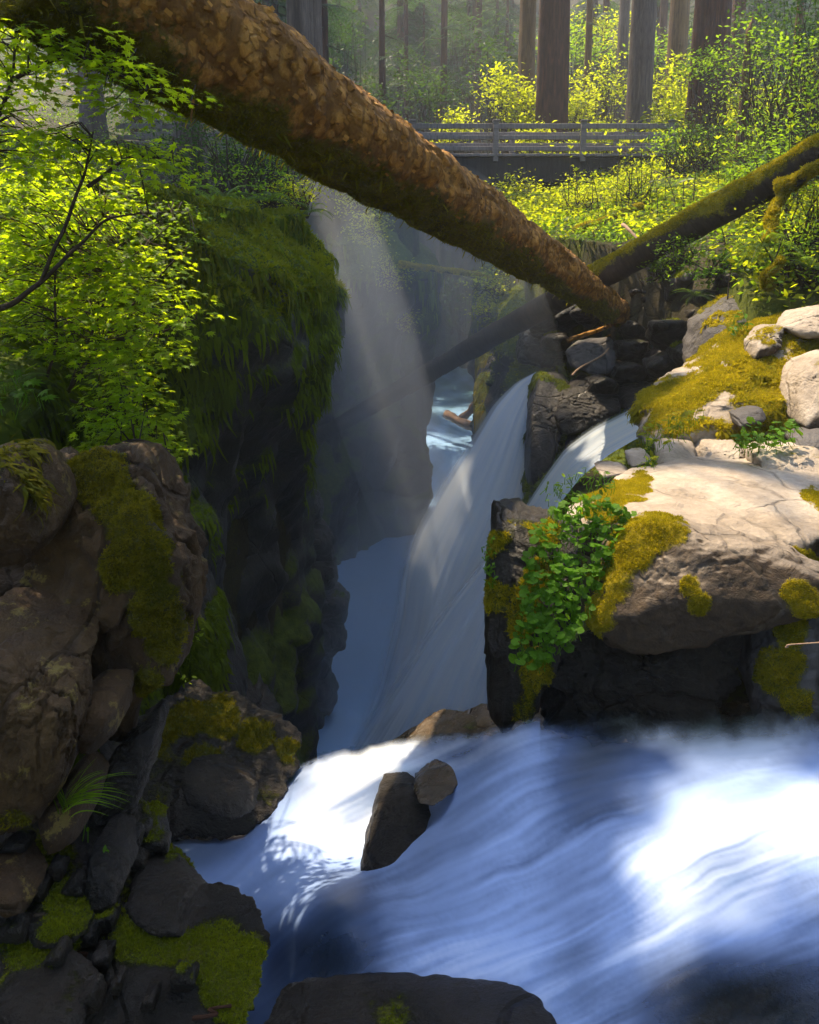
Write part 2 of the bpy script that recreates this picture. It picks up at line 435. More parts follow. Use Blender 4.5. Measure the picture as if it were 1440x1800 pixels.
def rock_mesh(outline, back=.6, bulge=.12, sub=5, p=16, rough=.035, seed=0, extra=(), facet=.06, strata=0, chips=12, crag=.06):
    """outline: (px, py, d) of the visible rim; the body bulges towards the viewer and runs `back` metres behind"""
    o = np.array(outline, float); Q = [P(*q) for q in o]
    c = o.mean(0)
    for q in o:
        m = c + (q-c)*.62; Q.append(P(m[0], m[1], m[2]-bulge))
        b = c + (q-c)*.9; Q.append(P(b[0], b[1], b[2]) + np.array([0, back, 0]))
    for q in extra: Q.append(P(*q))
    c3, N, H = hull_planes(np.array(Q))
    D, Fc = ICO[sub]
    Qa = np.array(Q); ext = np.maximum((Qa.max(0)-Qa.min(0))/2, .15*np.ptp(Qa, axis=0).max()); D = norm(D*ext)
    rg = np.random.default_rng(seed+4000); sz = float(np.median(H))
    nd = norm(rg.normal(size=(chips, 3))); hs = ((Qa-c3) @ nd.T).max(0)*rg.uniform(.74, .97, chips)
    N = np.concatenate([N, nd]); H = np.concatenate([H, np.maximum(hs, .02)])
    p = p*1.7; r = (np.maximum((D @ N.T)/H, 0)**p).sum(1)**(-1/p)
    size = float(np.median(r)); q = c3 + D*r[:, None]
    s0 = seed*7.7
    # chipped facets, bedding steps and weathering
    cell = np.abs(fbm(q/size*1.3+s0, 3, seed)); r = r*(1 - facet*np.abs(cell)*2 + facet*.5)
    r = r + size*rough*(fbm(q/size*2.6+s0, 5, seed+3)*1.4 + .5*fbm(q/size*9+s0, 4, seed+5))
    if sub >= 5:      # crags and fissures
        rd = 1-2*np.abs(fbm(q/size*np.array([3.2, 3.2, 1.9])+s0, 4, seed+11)); r = r - size*crag*sstep(.72, .98, rd); r = r + size*crag*.22*fbm(q/size*20+s0, 4, seed+12)
    if strata:
        k = q @ norm(np.array([.25, .3, 1.0]))/size*6+fbm(q/size*1.5, 3, seed)*1.2
        r = r - size*strata*sstep(.55, .95, np.abs((k % 1)-.5)*2)
    q = c3 + D*r[:, None]
    return q, Fc
MOSS_T = {}
def moss_tuft(n=5, spread=.9, seed=0):
    rg = np.random.default_rng(seed); V = []; Fc = []
    for k in range(n):
        a = 2*math.pi*(k+rg.uniform(-.3, .3))/n; lean = spread*rg.uniform(.4, 1.2); h = rg.uniform(.6, 1.1)
        d = np.array([math.cos(a), math.sin(a), 0]); w = np.array([-d[1], d[0], 0])*.2
        b = d*.15
        V += [b-w, b+w, b*1.4+d*lean*.6+w*.9+np.array([0, 0, h*.7]), d*lean+np.array([0, 0, h*.95])]
        i = 4*k; Fc += [[i, i+1, i+2], [i, i+2, i+3]]
    return np.array(V), np.array(Fc)
TUFT = moss_tuft()
def sample_mesh(V, F, w, n, rng):
    a, b, c = V[F[:, 0]], V[F[:, 1]], V[F[:, 2]]
    ar = np.linalg.norm(np.cross(b-a, c-a), axis=1)/2*w
    if ar.sum() <= 0: return np.zeros((0, 3)), np.zeros((0, 3))
    k = rng.choice(len(F), n, p=ar/ar.sum())
    u, v = rng.random(n), rng.random(n); fl = u+v > 1; u[fl] = 1-u[fl]; v[fl] = 1-v[fl]
    nr = norm(np.cross(b-a, c-a))[k]
    return a[k]+(b-a)[k]*u[:, None]+(c-a)[k]*v[:, None], nr
def moss_cover(V, F, mk, parent, mat='moss_green', dens=9000, size=.014, thr=.45, cap=26000, droop=0.0, name='moss', seed=1):
    rng = np.random.default_rng(seed+500)
    w = sstep(thr, thr+.18, mk[F].mean(1))
    a, b, c = V[F[:, 0]], V[F[:, 1]], V[F[:, 2]]
    area = float((np.linalg.norm(np.cross(b-a, c-a), axis=1)/2*w).sum())
    n = int(min(cap, dens*area))
    if n < 20: return None
    pos, nr = sample_mesh(V, F, w, n, rng)
    d = nr + rng.normal(size=nr.shape)*.35; d[:, 2] += .25-droop
    T, TF = TUFT
    s = size*rng.uniform(.55, 1.35, n)*(1+.5*fbm(pos*7, 2, seed))
    MV, MF = inst(T, TF, pos-nr*size*.15, frames(d, rng), s)
    tint = np.repeat(np.clip(.5+.5*fbm(pos*5, 3, seed+9)+rng.normal(size=n)*.2, 0, 1), len(T))
    o = obj(name, MV, MF, mat, parent, smooth=False, attrs={'tint': tint}); o['kind'] = 'stuff'
    return o
def hang_moss(V, F, mk, parent, mat='moss_deep', n=800, length=(.1, .4), width=.012, thr=.4, seed=1, name='hanging_moss', face=None):
    rng = np.random.default_rng(seed+900)
    w = sstep(thr, thr+.2, mk[F].mean(1))
    pos, nr = sample_mesh(V, F, w, n, rng)
    if not len(pos): return None
    L = rng.uniform(*length, n)*(1+.6*fbm(pos*1.2, 2, seed)); k = 4
    out = norm(nr*np.array([1, 1, .2])); side = norm(np.cross(out, [0, 0, 1.])+rng.normal(size=(n, 3))*.2)
    t = np.linspace(0, 1, k)
    wv = width*rng.uniform(.6, 1.6, n)
    cen = pos[:, None] + out[:, None]*(.01+.05*np.sin(t*2.2)[None, :, None]) - np.array([0, 0, 1.])*(L[:, None]*t[None])[..., None] + side[:, None]*(rng.normal(size=n)[:, None]*.06*t[None]**2)[..., None]
    ww = wv[:, None]*np.array([1, 1.1, .7, .1])[None]
    VV = np.stack([cen-side[:, None]*ww[..., None], cen+side[:, None]*ww[..., None]], 2).reshape(-1, 3)
    b = (np.arange(n)*k*2)[:, None]; i = np.arange(k-1)[None]*2
    Q = np.stack([b+i, b+i+1, b+i+3, b+i+2], -1).reshape(-1, 4)
    tint = np.repeat(np.clip(.5+.6*fbm(pos*2, 3, seed)+rng.normal(size=n)*.2, 0, 1), k*2)
    o = obj(name, VV, Q, mat, parent, smooth=True, attrs={'tint': tint}); o['kind'] = 'stuff'
    return o
def rock(outline, label, mat, moss=0, mmat='moss_green', msize=.014, dens=9000, up=.55, name='boulder', cat='boulder', hang=None, mscale=2.2, mfun=None, cap=26000, group=None, stain=None, **k):
    seed = k.get('seed', 0)
    V, Fc = rock_mesh(outline, **k)
    N = vnormals(V, Fc); mk = moss_mask(V, N, moss, up, seed+40, mscale)
    if mfun is not None: mk = np.clip(mk + mfun(V, N)*(1+.9*fbm(V*7, 4, seed)), 0, 1)
    o = obj(name, V, Fc, mat, attrs={'moss': mk, 'stain': (stain(V, N) if stain else 0*mk)}); tag(o, label, cat, group)
    if mk.max() > .45: moss_cover(V, Fc, mk, o, mmat, dens, msize, seed=seed, cap=cap)
    if hang: hang_moss(V, Fc, mk, o, seed=seed, **hang)
    return o

# ------------------------------------------------------------------ terrain
def bank_z(x, y):
    """forest floor on both banks"""
    r = np.interp(y, [-20, 5, 7.5, 9, 11, 14, 17, 22, 25, 30, 45, 70, 110, 200], [-3.3, -3.3, -1.6, -.75, -.2, .0, .55, 1.35, 1.9, 2.7, 4.5, 12, 42, 110])
    r = r + np.clip(x-4, 0, 20)*np.interp(y, [8, 17, 25, 30, 60], [.16, .22, .27, .2, .1])*sstep(5, 10, y)
    l = np.interp(y, [-20, 0, 4, 8, 12, 18, 25, 30, 45, 70, 110, 200], [-2.5, -2.3, -1.2, .3, .6, 1.0, 2.4, 2.9, 4.0, 12, 42, 110]) + np.clip(-x-3.5, 0, 20)*.22
    return np.where(x < .6, l, r)
xs = np.concatenate([np.linspace(-120, -16, 40)[:-1], np.linspace(-16, 22, 190), np.linspace(22, 120, 40)[1:]])
ys = np.concatenate([np.linspace(-30, -2, 15)[:-1], np.linspace(-2, 36, 190), np.linspace(36, 200, 80)[1:]])
GX, GY = np.meshgrid(xs, ys, indexing='ij'); gx, gy = GX.ravel(), GY.ravel()
# canyon corridor: left and right rim as functions of y
CL = lambda y: np.interp(y, [-30, 2, 5, 6, 8, 10.5, 13.3, 15.5, 18, 21.5, 24.5, 26, 30, 40, 60, 75], [-2.2, -2.2, -3.0, -3.2, -2.9, -2.45, -2.05, -3.5, -3.9, -3.4, -.9, .3, -2.5, -6, -8, -2])
CR = lambda y: np.interp(y, [-30, 2, 4, 4.8, 7, 8.5, 10, 12, 13.6, 14.9, 16, 18, 20, 24, 30, 40, 60, 75], [7.5, 7.5, 7.5, 7.5, 6.2, 4.7, 4.5, 4.9, 4.9, 3.5, 2.9, 2.6, 2.4, 2.8, 4.5, 7, 6, -1])
gz = bank_z(gx, gy) + .35*fbm(np.c_[gx, gy, gx*0]*.35, 4, 3) + .08*fbm(np.c_[gx, gy, gx*0]*1.7, 3, 4)
din = np.minimum(gx-CL(gy), CR(gy)-gx)              # > 0 inside
bed = np.where(gy < 4.9, -4.6, -11.5) + np.where(gy > 40, (gy-40)*.03, 0)
WRX = lambda y: np.interp(y, [5.6, 7, 9.5, 11.5, 13.2, 14.2, 16.5], [.95, 1.3, 1.75, 2.1, 2.35, 2.5, 2.15])
bed = np.where((gx > WRX(gy)+.45) & (gy > 5.2) & (gy < 15), -3.2, bed)
gz = np.where(gy < 74, gz + (np.minimum(bed, gz)-gz)*sstep(.0, .45, din), gz)
GV = np.c_[gx, gy, gz]; GF = grid_faces(len(xs), len(ys))
g = obj('ground', GV, GF, 'soil', base=np.zeros(3), attrs={'moss': np.clip(.45+.5*fbm(GV*.5, 3, 8), 0, 1)})
tag(g, 'mossy brown forest floor on both banks', None, kind='structure')

def wall(name, path, top, label, seed, zbot=-11.5, n_s=260, n_z=150, lean=0, inland=(-1, 0), inl=3.0, amp=.55, green=.5, bulge=None):
    path = np.array(path, float); seg = np.r_[0, np.cumsum(np.linalg.norm(np.diff(path, axis=0), axis=1))]
    s = np.linspace(0, seg[-1], n_s)
    def sm(a): 
        v = np.interp(s, seg, a); k = np.ones(9)/9; return np.convolve(np.pad(v, 4, 'edge'), k, 'valid')
    x, y = sm(path[:, 0]), sm(path[:, 1]); zt = sm(np.array(top, float)) + .45*fbm(np.c_[s*.8, 0*s, 0*s+seed], 4, seed+70)
    tx, ty = np.gradient(x), np.gradient(y); L = np.hypot(tx, ty); nx, ny = -ty/L, tx/L       # left of travel
    if nx.mean()*inland[0] + ny.mean()*inland[1] > 0: nx, ny = -nx, -ny                       # outward = into the canyon
    t = np.linspace(0, 1, n_z); up = .78
    V = np.zeros((n_s, n_z, 3))
    for k, tv in enumerate(t):
        if tv < up: zz = zbot + (zt-zbot)*(tv/up); inn = np.zeros(n_s)
        else:
            w = (tv-up)/(1-up); zz = zt + .12*np.sin(w*math.pi) ; inn = w*inl
        hh = np.clip((zz-zbot)/(zt-zbot), 0, 1)
        off = lean*(hh-.5) + (bulge(s/seg[-1], hh) if bulge else 0) - inn
        rnd = -.8*sstep(.86, 1.0, hh)**1.5*(tv < up) - .8*(tv >= up)
        V[:, k] = np.c_[x + nx*(off+rnd), y + ny*(off+rnd), zz]
    q = V.reshape(-1, 3)
    nn = np.repeat(np.c_[nx, ny, 0*nx], n_z, 0)
    rid = np.abs(fbm(q*np.array([1, 1, .45])*.55, 4, seed)); cr = fbm(q*1.3, 5, seed+1); st = fbm(q*np.array([.6, .6, 3.0])+cr[:, None]*.6, 4, seed+2)
    dsp = amp*(.9-2.6*rid) + .28*cr + .16*st + .06*fbm(q*6, 3, seed+4)
    fade = np.tile(1-.75*sstep(up, up+.1, t), n_s)
    q = q + nn*(dsp*fade)[:, None] + np.c_[0*dsp, 0*dsp, .22*fbm(q*.9, 4, seed+6)]
    Fc = grid_faces(n_s, n_z); N = vnormals(q, Fc)
    if (N*nn).sum() < 0: Fc = Fc[:, ::-1].copy(); N = -N
    mk = np.clip(green + .55*N[:, 2] + .55*fbm(q*.8, 4, seed+8) + .25*sstep(-5, 0, q[:, 2]) - .15, 0, 1)
    o = obj(name, q, Fc, 'cliff', base=np.zeros(3), attrs={'moss': mk}); tag(o, label, None, kind='structure')
    T = np.concatenate([Fc[:, :3], Fc[:, [0, 2, 3]]])
    return o, q, T, mk
def bl(s, h):   # crag that juts out low on the buttress, then an overhung upper lip
    return .55*np.exp(-((s-.42)/.09)**2)*np.exp(-((h-.27)/.16)**2) + .35*np.exp(-((h-.9)/.12)**2)
wl, WV, WT, WM = wall('canyon_wall_left',
    [(-4.4, 3.2), (-3.4, 5.2), (-2.95, 6.8), (-2.6, 8.4), (-2.25, 10.6), (-1.85, 13.2), (-3.3, 14.8), (-3.7, 19), (-2.7, 22.6), (-.3, 24.6), (.55, 26.2), (-2, 30), (-7, 37), (-10, 50)],
    [-.6, .1, .55, .75, .8, .6, .9, .95, 1.0, 1.0, 1.0, 1.8, 3.2, 4.5], 'dark mossy canyon wall on the far side of the slot', 21, n_s=420, bulge=bl, lean=.5, green=.55)
wr, WV2, WT2, WM2 = wall('canyon_wall_right',
    [(.95, 5.6), (1.3, 7), (1.75, 9.5), (2.1, 11.5), (2.35, 13.2), (2.5, 14.2), (2.15, 16.5), (2.0, 19.5), (2.3, 24), (4.2, 30), (7, 40), (6, 55)],
    [-3.6, -3.5, -3.4, -3.3, -3.1, -2.8, -.6, -.2, .9, 1.6, 3.2, 5.0], 'wet mossy canyon wall under the falls', 33, inland=(1, 0), amp=.3, inl=1.6, n_s=300, green=.4)
hang_moss(WV, WT, WM*sstep(-8, -3, WV[:, 2])*(WV[:, 1] < 16), wl, n=26000, length=(.06, .34), width=.015, thr=.4, seed=5)
hang_moss(WV, WT, sstep(-.9, .2, WV[:, 2])*(WV[:, 1] > 6)*(WV[:, 1] < 15.5)*(WV[:, 0] > CL(WV[:, 1])-1.3), wl, mat='moss_green', n=8000, length=(.08, .4), width=.012, thr=.3, seed=8)
hang_moss(WV, WT, WM*sstep(-6, 0, WV[:, 2])*(WV[:, 1] >= 16), wl, n=6000, length=(.2, .8), width=.03, thr=.42, seed=6)
hang_moss(WV2, WT2, WM2*(WV2[:, 2] > -5)*(WV2[:, 1] > 12), wr, mat='moss_green', n=4500, length=(.1, .45), width=.022, thr=.4, seed=7)

def tufts(V, T, w, par, mat, n, size, seed, name='moss'):
    rng = np.random.default_rng(seed); ps, nr = sample_mesh(V, T, w[T].mean(1), n, rng); d = nr+rng.normal(size=nr.shape)*.4; d[:, 2] += .4
    MV, MF = inst(TUFT[0], TUFT[1], ps, frames(d, rng), size*rng.uniform(.5, 1.5, n)*(1+.6*fbm(ps*2, 3, seed)))
    o = obj(name, MV, MF, mat, par, smooth=False, attrs={'tint': np.repeat(np.clip(.5+.7*fbm(ps*1.5, 3, seed), 0, 1), len(TUFT[0]))}); o['kind'] = 'stuff'
tufts(WV, WT, (WV[:, 2] > -.7)*(WV[:, 1] > 6)*(WV[:, 1] < 17)*(WV[:, 0] > CL(WV[:, 1])-2.2)*1.0, wl, 'moss_green', 16000, .055, 61)
tufts(WV2, WT2, (WV2[:, 2] > -4.4)*(WV2[:, 1] > 8)*(WV2[:, 1] < 20)*(WM2 > .4), wr, 'moss_green', 9000, .045, 62)
# ------------------------------------------------------------------ water
def plunge():
    nx, ny = 90, 220
    u = np.linspace(0, 1, nx); y = np.concatenate([np.linspace(6, 30, 160), np.linspace(30, 78, 61)[1:]])
    U, Y = np.meshgrid(u, y, indexing='ij'); U, Y = U.ravel(), Y.ravel()
    x = (CL(Y)-.9) + U*(CR(Y)-CL(Y)+1.8)
    z = -9.5 + .05*np.maximum(Y-30, 0)*.3 + .3*fbm(np.c_[x, Y*.6, Y*0]*.7, 4, 60)*np.exp(-np.maximum(Y-14, 0)/25) + .5*np.exp(-((Y-12.5)/3)**2)
    foam = np.clip(np.interp(Y, [6, 16, 24, 30, 36, 42, 48, 60], [1, 1, .95, .7, .95, .5, .25, .15]) + .35*fbm(np.c_[x*1.2, Y*.5, Y*0], 4, 61)*(Y > 24), 0, 1)
    o = obj('plunge_pool', np.c_[x, Y, z], grid_faces(nx, len(y)), 'pool_foam', base=np.zeros(3), attrs={'foam': foam})
    tag(o, 'churning pale blue water in the bottom of the slot', None, kind='structure')
plunge()

def sheet(name, left, right, label, n_s=120, n_t=60, bulge=.35, dens=None, seed=0, wav=.05):
    """falling sheet between two (px, py, d) edge curves, bulging towards the viewer"""
    def cv(c):
        c = np.array([P(*q) for q in c]); k = np.r_[0, np.cumsum(np.linalg.norm(np.diff(c, axis=0), axis=1))]; k /= k[-1]
        s = np.linspace(0, 1, n_s); v = np.stack([np.interp(s, k, c[:, i]) for i in range(3)], -1)
        for _ in range(6): v[1:-1] = (v[:-2]+2*v[1:-1]+v[2:])/4
        return v
    a, b = cv(left), cv(right); t = np.linspace(0, 1, n_t); s = np.linspace(0, 1, n_s)
    V = a[:, None]*(1-t)[None, :, None] + b[:, None]*t[None, :, None]
    T = t[None] + 0*s[:, None]; S = s[:, None] + 0*t[None]
    w = np.linalg.norm(b-a, axis=1)
    V[..., 1] -= bulge*np.sin(np.pi*T)**.8*np.minimum(w, 2)[:, None]*.6
    q = np.c_[T.ravel()*9, S.ravel()*1.3, np.full(T.size, seed)]
    r = fbm(q, 4, seed)
    V = V.reshape(-1, 3); V[:, 1] += wav*r*(1+2*S.ravel()); V[:, 0] += .5*wav*fbm(q+9, 3, seed+1)
    d = np.clip(dens(T.ravel(), S.ravel(), r), 0, 1)
    o = obj(name, V, grid_faces(n_s, n_t), 'fall_water', attrs={'dens': d}, uv=np.c_[T.ravel(), S.ravel()*2.5])
    tag(o, label, 'waterfall', kind='thing')
    return o
edge = lambda t, a=.10, b=.10: sstep(0, a, t)*sstep(0, b, 1-t)
sheet('waterfall', [(944, 652, 14.2), (905, 668, 14.1), (862, 706, 13.9), (818, 770, 13.6), (768, 845, 13.3), (724, 920, 13.0), (700, 990, 12.8), (694, 1060, 12.6), (660, 1180, 12.4), (620, 1290, 12.3)],
      [(960, 652, 14.2), (952, 690, 14.1), (948, 750, 14.0), (940, 820, 13.8), (925, 890, 13.6), (900, 960, 13.4), (870, 1030, 13.2), (845, 1110, 13), (820, 1200, 12.8), (790, 1300, 12.6)],
      'far waterfall leaping from the mossy lip and lit across its middle', bulge=1.0, seed=3,
      dens=lambda t, s, r: edge(t, .16, .06)*(1-.45*sstep(.6, 1, s))*1.5 + .2*r*s*edge(t))
sheet('waterfall', [(1170, 690, 11.4), (1100, 718, 11.3), (1040, 748, 11.2), (990, 785, 11.0), (955, 835, 10.8), (920, 890, 10.6), (860, 965, 10.4), (790, 1045, 10.2), (720, 1130, 10.0), (650, 1225, 9.8), (590, 1310, 9.7), (560, 1360, 9.6)],
      [(1180, 745, 10.2), (1120, 770, 10.1), (1070, 800, 10), (1020, 840, 9.9), (980, 890, 9.8), (960, 940, 9.7), (950, 1000, 9.6), (940, 1070, 9.5), (930, 1150, 9.4), (920, 1230, 9.3), (910, 1310, 9.3), (905, 1360, 9.3)],
      'near waterfall spreading wide behind the leafy boulder', bulge=.5, seed=9, n_s=150, n_t=80,
      dens=lambda t, s, r: edge(t, .16, .05)*(1.6-.75*sstep(.35, 1, s)*(1-t)**.7) - .25*sstep(.3, .0, t)*sstep(.4, .9, s) + .25*r*s*edge(t))

def river():
    st = 3.0
    pxs = np.arange(270, 1560, st); pys = np.arange(1240, 1830, st)
    U, W = np.meshgrid(pxs, pys, indexing='ij'); q = np.c_[U.ravel(), W.ravel()]
    zc = [(1560, 1260, -2.45), (1440, 1265, -2.5), (1200, 1260, -2.6), (1000, 1265, -2.66), (905, 1285, -2.75), (1250, 1490, -2.58), (1430, 1420, -2.45), (1310, 1600, -2.72), (1150, 1400, -2.66), (1000, 1420, -2.74),
          (850, 1400, -2.84), (760, 1490, -2.98), (690, 1555, -3.1), (600, 1590, -2.98), (520, 1640, -3.2), (700, 1690, -2.98), (900, 1590, -2.82), (900, 1700, -2.88), (1050, 1740, -2.86), (1200, 1710, -2.78), (1330, 1740, -2.66), (1560, 1700, -2.5), (1500, 1560, -2.5),
          (290, 1490, -3.55), (450, 1480, -3.55), (600, 1500, -3.52), (380, 1600, -3.56), (470, 1700, -3.5), (640, 1465, -3.5), (480, 1440, -3.52), (560, 1400, -3.42), (640, 1365, -3.25), (680, 1330, -3.12), (830, 1300, -2.95), (745, 1420, -3.3), (540, 1345, -3.5),
          (640, 1300, -3.4), (740, 1285, -3.15), (460, 1390, -3.7), (280, 1350, -4.2), (300, 1250, -5), (500, 1250, -4.6), (700, 1240, -3.6), (850, 1250, -2.95), (1000, 1820, -2.95), (500, 1820, -3.2), (1400, 1820, -2.7)]
    zc = np.array(zc); z = rbf(zc[:, :2], zc[:, 2], q)
    fc = np.array([(1250, 1485, .86), (1200, 1450, .7), (1430, 1410, .84), (1310, 1595, .84), (1270, 1550, .84), (1390, 1530, .5), (1340, 1480, .75), (1150, 1370, .42), (1000, 1370, .12), (1060, 1325, .02), (940, 1320, .6), (860, 1380, .52), (780, 1470, .48), (700, 1560, .42), (600, 1590, .12), (560, 1660, .0), (520, 1600, .5),
                   (700, 1690, .45), (850, 1640, .52), (900, 1550, .4), (1020, 1650, .3), (960, 1720, .55), (1090, 1680, .62), (1150, 1590, .66), (1060, 1560, .38), (1000, 1480, .4), (1200, 1715, .2), (1300, 1710, .1), (1440, 1640, .4), (1440, 1290, .2), (1250, 1290, .0), (1350, 1320, .15), (1100, 1270, .0), (350, 1510, .46), (450, 1560, .5), (560, 1520, .5), (400, 1640, .42), (320, 1560, .42),
                   (480, 1455, .52), (530, 1420, .7), (640, 1375, 1.1), (600, 1410, .95), (680, 1320, .95), (560, 1350, .6), (760, 1345, .7), (790, 1300, .6), (500, 1350, .45), (470, 1390, .3)])
    foam = rbf(fc[:, :2], fc[:, 2], q, .01)+.05
    fl = np.array([(1400, 1400, -1, .12), (1250, 1500, -.8, .45), (1340, 1600, -1, .35), (1440, 1580, -1, .4), (1200, 1680, -1, .5), (1050, 1620, -.75, .55), (900, 1600, -1, .35), (700, 1580, -1, .2), (520, 1650, -.7, .7), (850, 1420, -.7, .6), (1000, 1350, -1, .2), (760, 1490, -.8, .5), (650, 1370, -1, .45), (500, 1430, -.6, .6), (450, 1550, -.5, .25), (1200, 1290, -1, .05), (1000, 1760, -1, .5)])
    v = rbf(fl[:, :2], fl[:, 2:], q, .05); ps = lambda dx, dy: fbm(np.c_[(q+[dx, dy])/95, 0*q[:, 0]], 2, 83)
    v = v + 1.3*np.c_[ps(0, 4)-ps(0, -4), ps(-4, 0)-ps(4, 0)]; v /= np.linalg.norm(v, axis=1)[:, None]
    nx, ny = len(pxs), len(pys)
    VX, VY = v[:, 0].reshape(nx, ny), v[:, 1].reshape(nx, ny)
    rg = np.random.default_rng(4)
    def lic(noise, n, h=1.0):
        acc = np.zeros((nx, ny)); cnt = 0
        for sgn in (1, -1):
            I, J = np.meshgrid(np.arange(nx, dtype=float), np.arange(ny, dtype=float), indexing='ij')
            for k in range(n):
                i0 = np.clip(np.rint(I).astype(int), 0, nx-1); j0 = np.clip(np.rint(J).astype(int), 0, ny-1)
                acc += noise[i0, j0]; cnt += 1
                I = np.clip(I+sgn*h*VX[i0, j0], 0, nx-1); J = np.clip(J+sgn*h*VY[i0, j0], 0, ny-1)
        acc /= cnt; return (acc-acc.mean())/acc.std()
    n0 = rg.normal(size=(nx, ny)); n1 = fbm(np.c_[q/14, 0*q[:, 0]], 2, 70).reshape(nx, ny)
    fine = lic(n0, 34); coarse = lic(n1, 60)
    for _ in range(1): fine[1:-1, 1:-1] = (fine[:-2, 1:-1]+fine[2:, 1:-1]+fine[1:-1, :-2]+fine[1:-1, 2:]+2*fine[1:-1, 1:-1])/6
    st_ = (.45*fine+.55*coarse).ravel()
    calm = 1-.75*np.exp(-(((q[:, 0]-430)/170)**2+((q[:, 1]-1560)/110)**2))
    bil = fbm(np.c_[(q @ np.array([[.9, .45], [-.45, .9]]))/np.array([150, 60]), 0*q[:, 0]], 3, 84); amp = np.clip(.9+1.3*fbm(np.c_[q/130, 0*q[:, 0]], 2, 85), .15, 2)
    foam = np.clip(foam + .13*bil*calm + (.012+.04*sstep(.15, .5, foam))*amp*st_*calm, 0, 1)
    z = z + .0016*coarse.ravel()*calm + .0005*fine.ravel()*calm
    V = Pz(q[:, 0], q[:, 1], z)
    # thin margins let the stone under them show
    al = np.ones(len(q))
    for (cx, cy, rx, ry, a) in [(1330, 1760, 260, 90, .75), (590, 1690, 110, 85, .45), (1010, 1700, 60, 60, .3), (800, 1320, 110, 45, .55), (510, 1370, 60, 45, .45), (1150, 1275, 300, 22, .35)]:
        al -= a*np.exp(-(((q[:, 0]-cx)/rx)**2+((q[:, 1]-cy)/ry)**2)*1.3)
    al = np.clip(al + .08*st_, .05, 1)
    shore0 = np.interp(q[:, 0], [270, 300, 430, 455, 520, 560, 680, 720, 840, 900, 950, 1560], [1470, 1465, 1450, 1345, 1330, 1322, 1300, 1290, 1285, 1262, 1250, 1240])
    wob_ = 10*fbm(np.c_[q/30, 0*q[:, 0]], 3, 77)
    al *= sstep(4, np.where(q[:, 0] < 950, 30, 75), q[:, 1]-shore0+wob_*np.where(q[:, 0] < 950, 1, 2.2))
    # keep only wetted cells
    m = np.ones((nx, ny), bool); X, Y = U, W
    shore = np.interp(X.ravel(), [270, 300, 430, 455, 520, 560, 680, 720, 840, 900, 950, 1560], [1470, 1465, 1450, 1345, 1330, 1322, 1300, 1290, 1285, 1262, 1250, 1240]).reshape(nx, ny)
    m &= Y > shore
    Fq = grid_faces(nx, ny); keep = m.ravel()[Fq].all(1); Fq = Fq[keep]
    used = np.unique(Fq); re = np.full(nx*ny, -1); re[used] = np.arange(len(used))
    o = obj('river', V[used], re[Fq], 'river_water', base=np.zeros(3), attrs={'foam': foam[used], 'alpha': al[used]})
    tag(o, 'silky white and blue river water rushing over the foreground rocks', None, kind='structure')
river()
# stream bed under the river
def bed_():
    xs = np.linspace(-2.6, 4.2, 120); ys = np.linspace(1.2, 5.6, 90)
    X, Y = np.meshgrid(xs, ys, indexing='ij'); x, y = X.ravel(), Y.ravel()
    z = np.interp(x, [-2.6, -1.4, -.6, .0, .6, 2, 4.2], [-3.9, -3.95, -3.9, -3.45, -3.15, -3.0, -2.8]) - .5*sstep(4.2, 5.2, y) + .16*fbm(np.c_[x, y, x*0]*1.6, 4, 90)
    o = obj('stream_bed', np.c_[x, y, z], grid_faces(120, 90), 'rock_wet_brown', base=np.zeros(3), attrs={'moss': 0*x}); tag(o, 'wet brown stream bed under the river', None, kind='structure')
bed_()
# ------------------------------------------------------------------ boulders, right side
def near_px(pts, r):            # extra moss around photo spots, evaluated on the rock's own surface
    pts = np.array(pts, float); rp = np.asarray(r)*F_PX/pts[:, 2]
    def f(V, N):
        x, y, _ = to_px(V); q = ((x[:, None]-pts[:, 0])**2+(y[:, None]-pts[:, 1])**2)/rp**2
        return 1.1*np.exp(-q.min(1))*sstep(-.3, .1, -(norm(V)*N).sum(1))
    return f
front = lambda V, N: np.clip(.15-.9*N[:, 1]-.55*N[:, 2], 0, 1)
rock([(985, 930, 4.9), (1070, 850, 5.7), (1180, 818, 6.3), (1300, 800, 6.7), (1500, 800, 6.7), (1520, 985, 4.35), (1330, 975, 4.4), (1215, 935, 4.5), (1110, 905, 4.75), (1500, 1130, 4.3), (1300, 1120, 4.4), (1100, 1080, 4.6), (1000, 1000, 4.8)],
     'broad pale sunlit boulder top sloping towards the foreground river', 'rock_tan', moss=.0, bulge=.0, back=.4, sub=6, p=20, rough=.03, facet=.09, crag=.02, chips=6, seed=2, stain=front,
     mfun=near_px([(1120, 855, 5.4), (1060, 880, 5.2), (1420, 985, 4.4), (1395, 972, 4.4), (1455, 880, 5.2), (1425, 868, 5.2)], [.12, .18, .07, .05, .10, .07]), mmat='moss_gold', msize=.013, dens=16000)
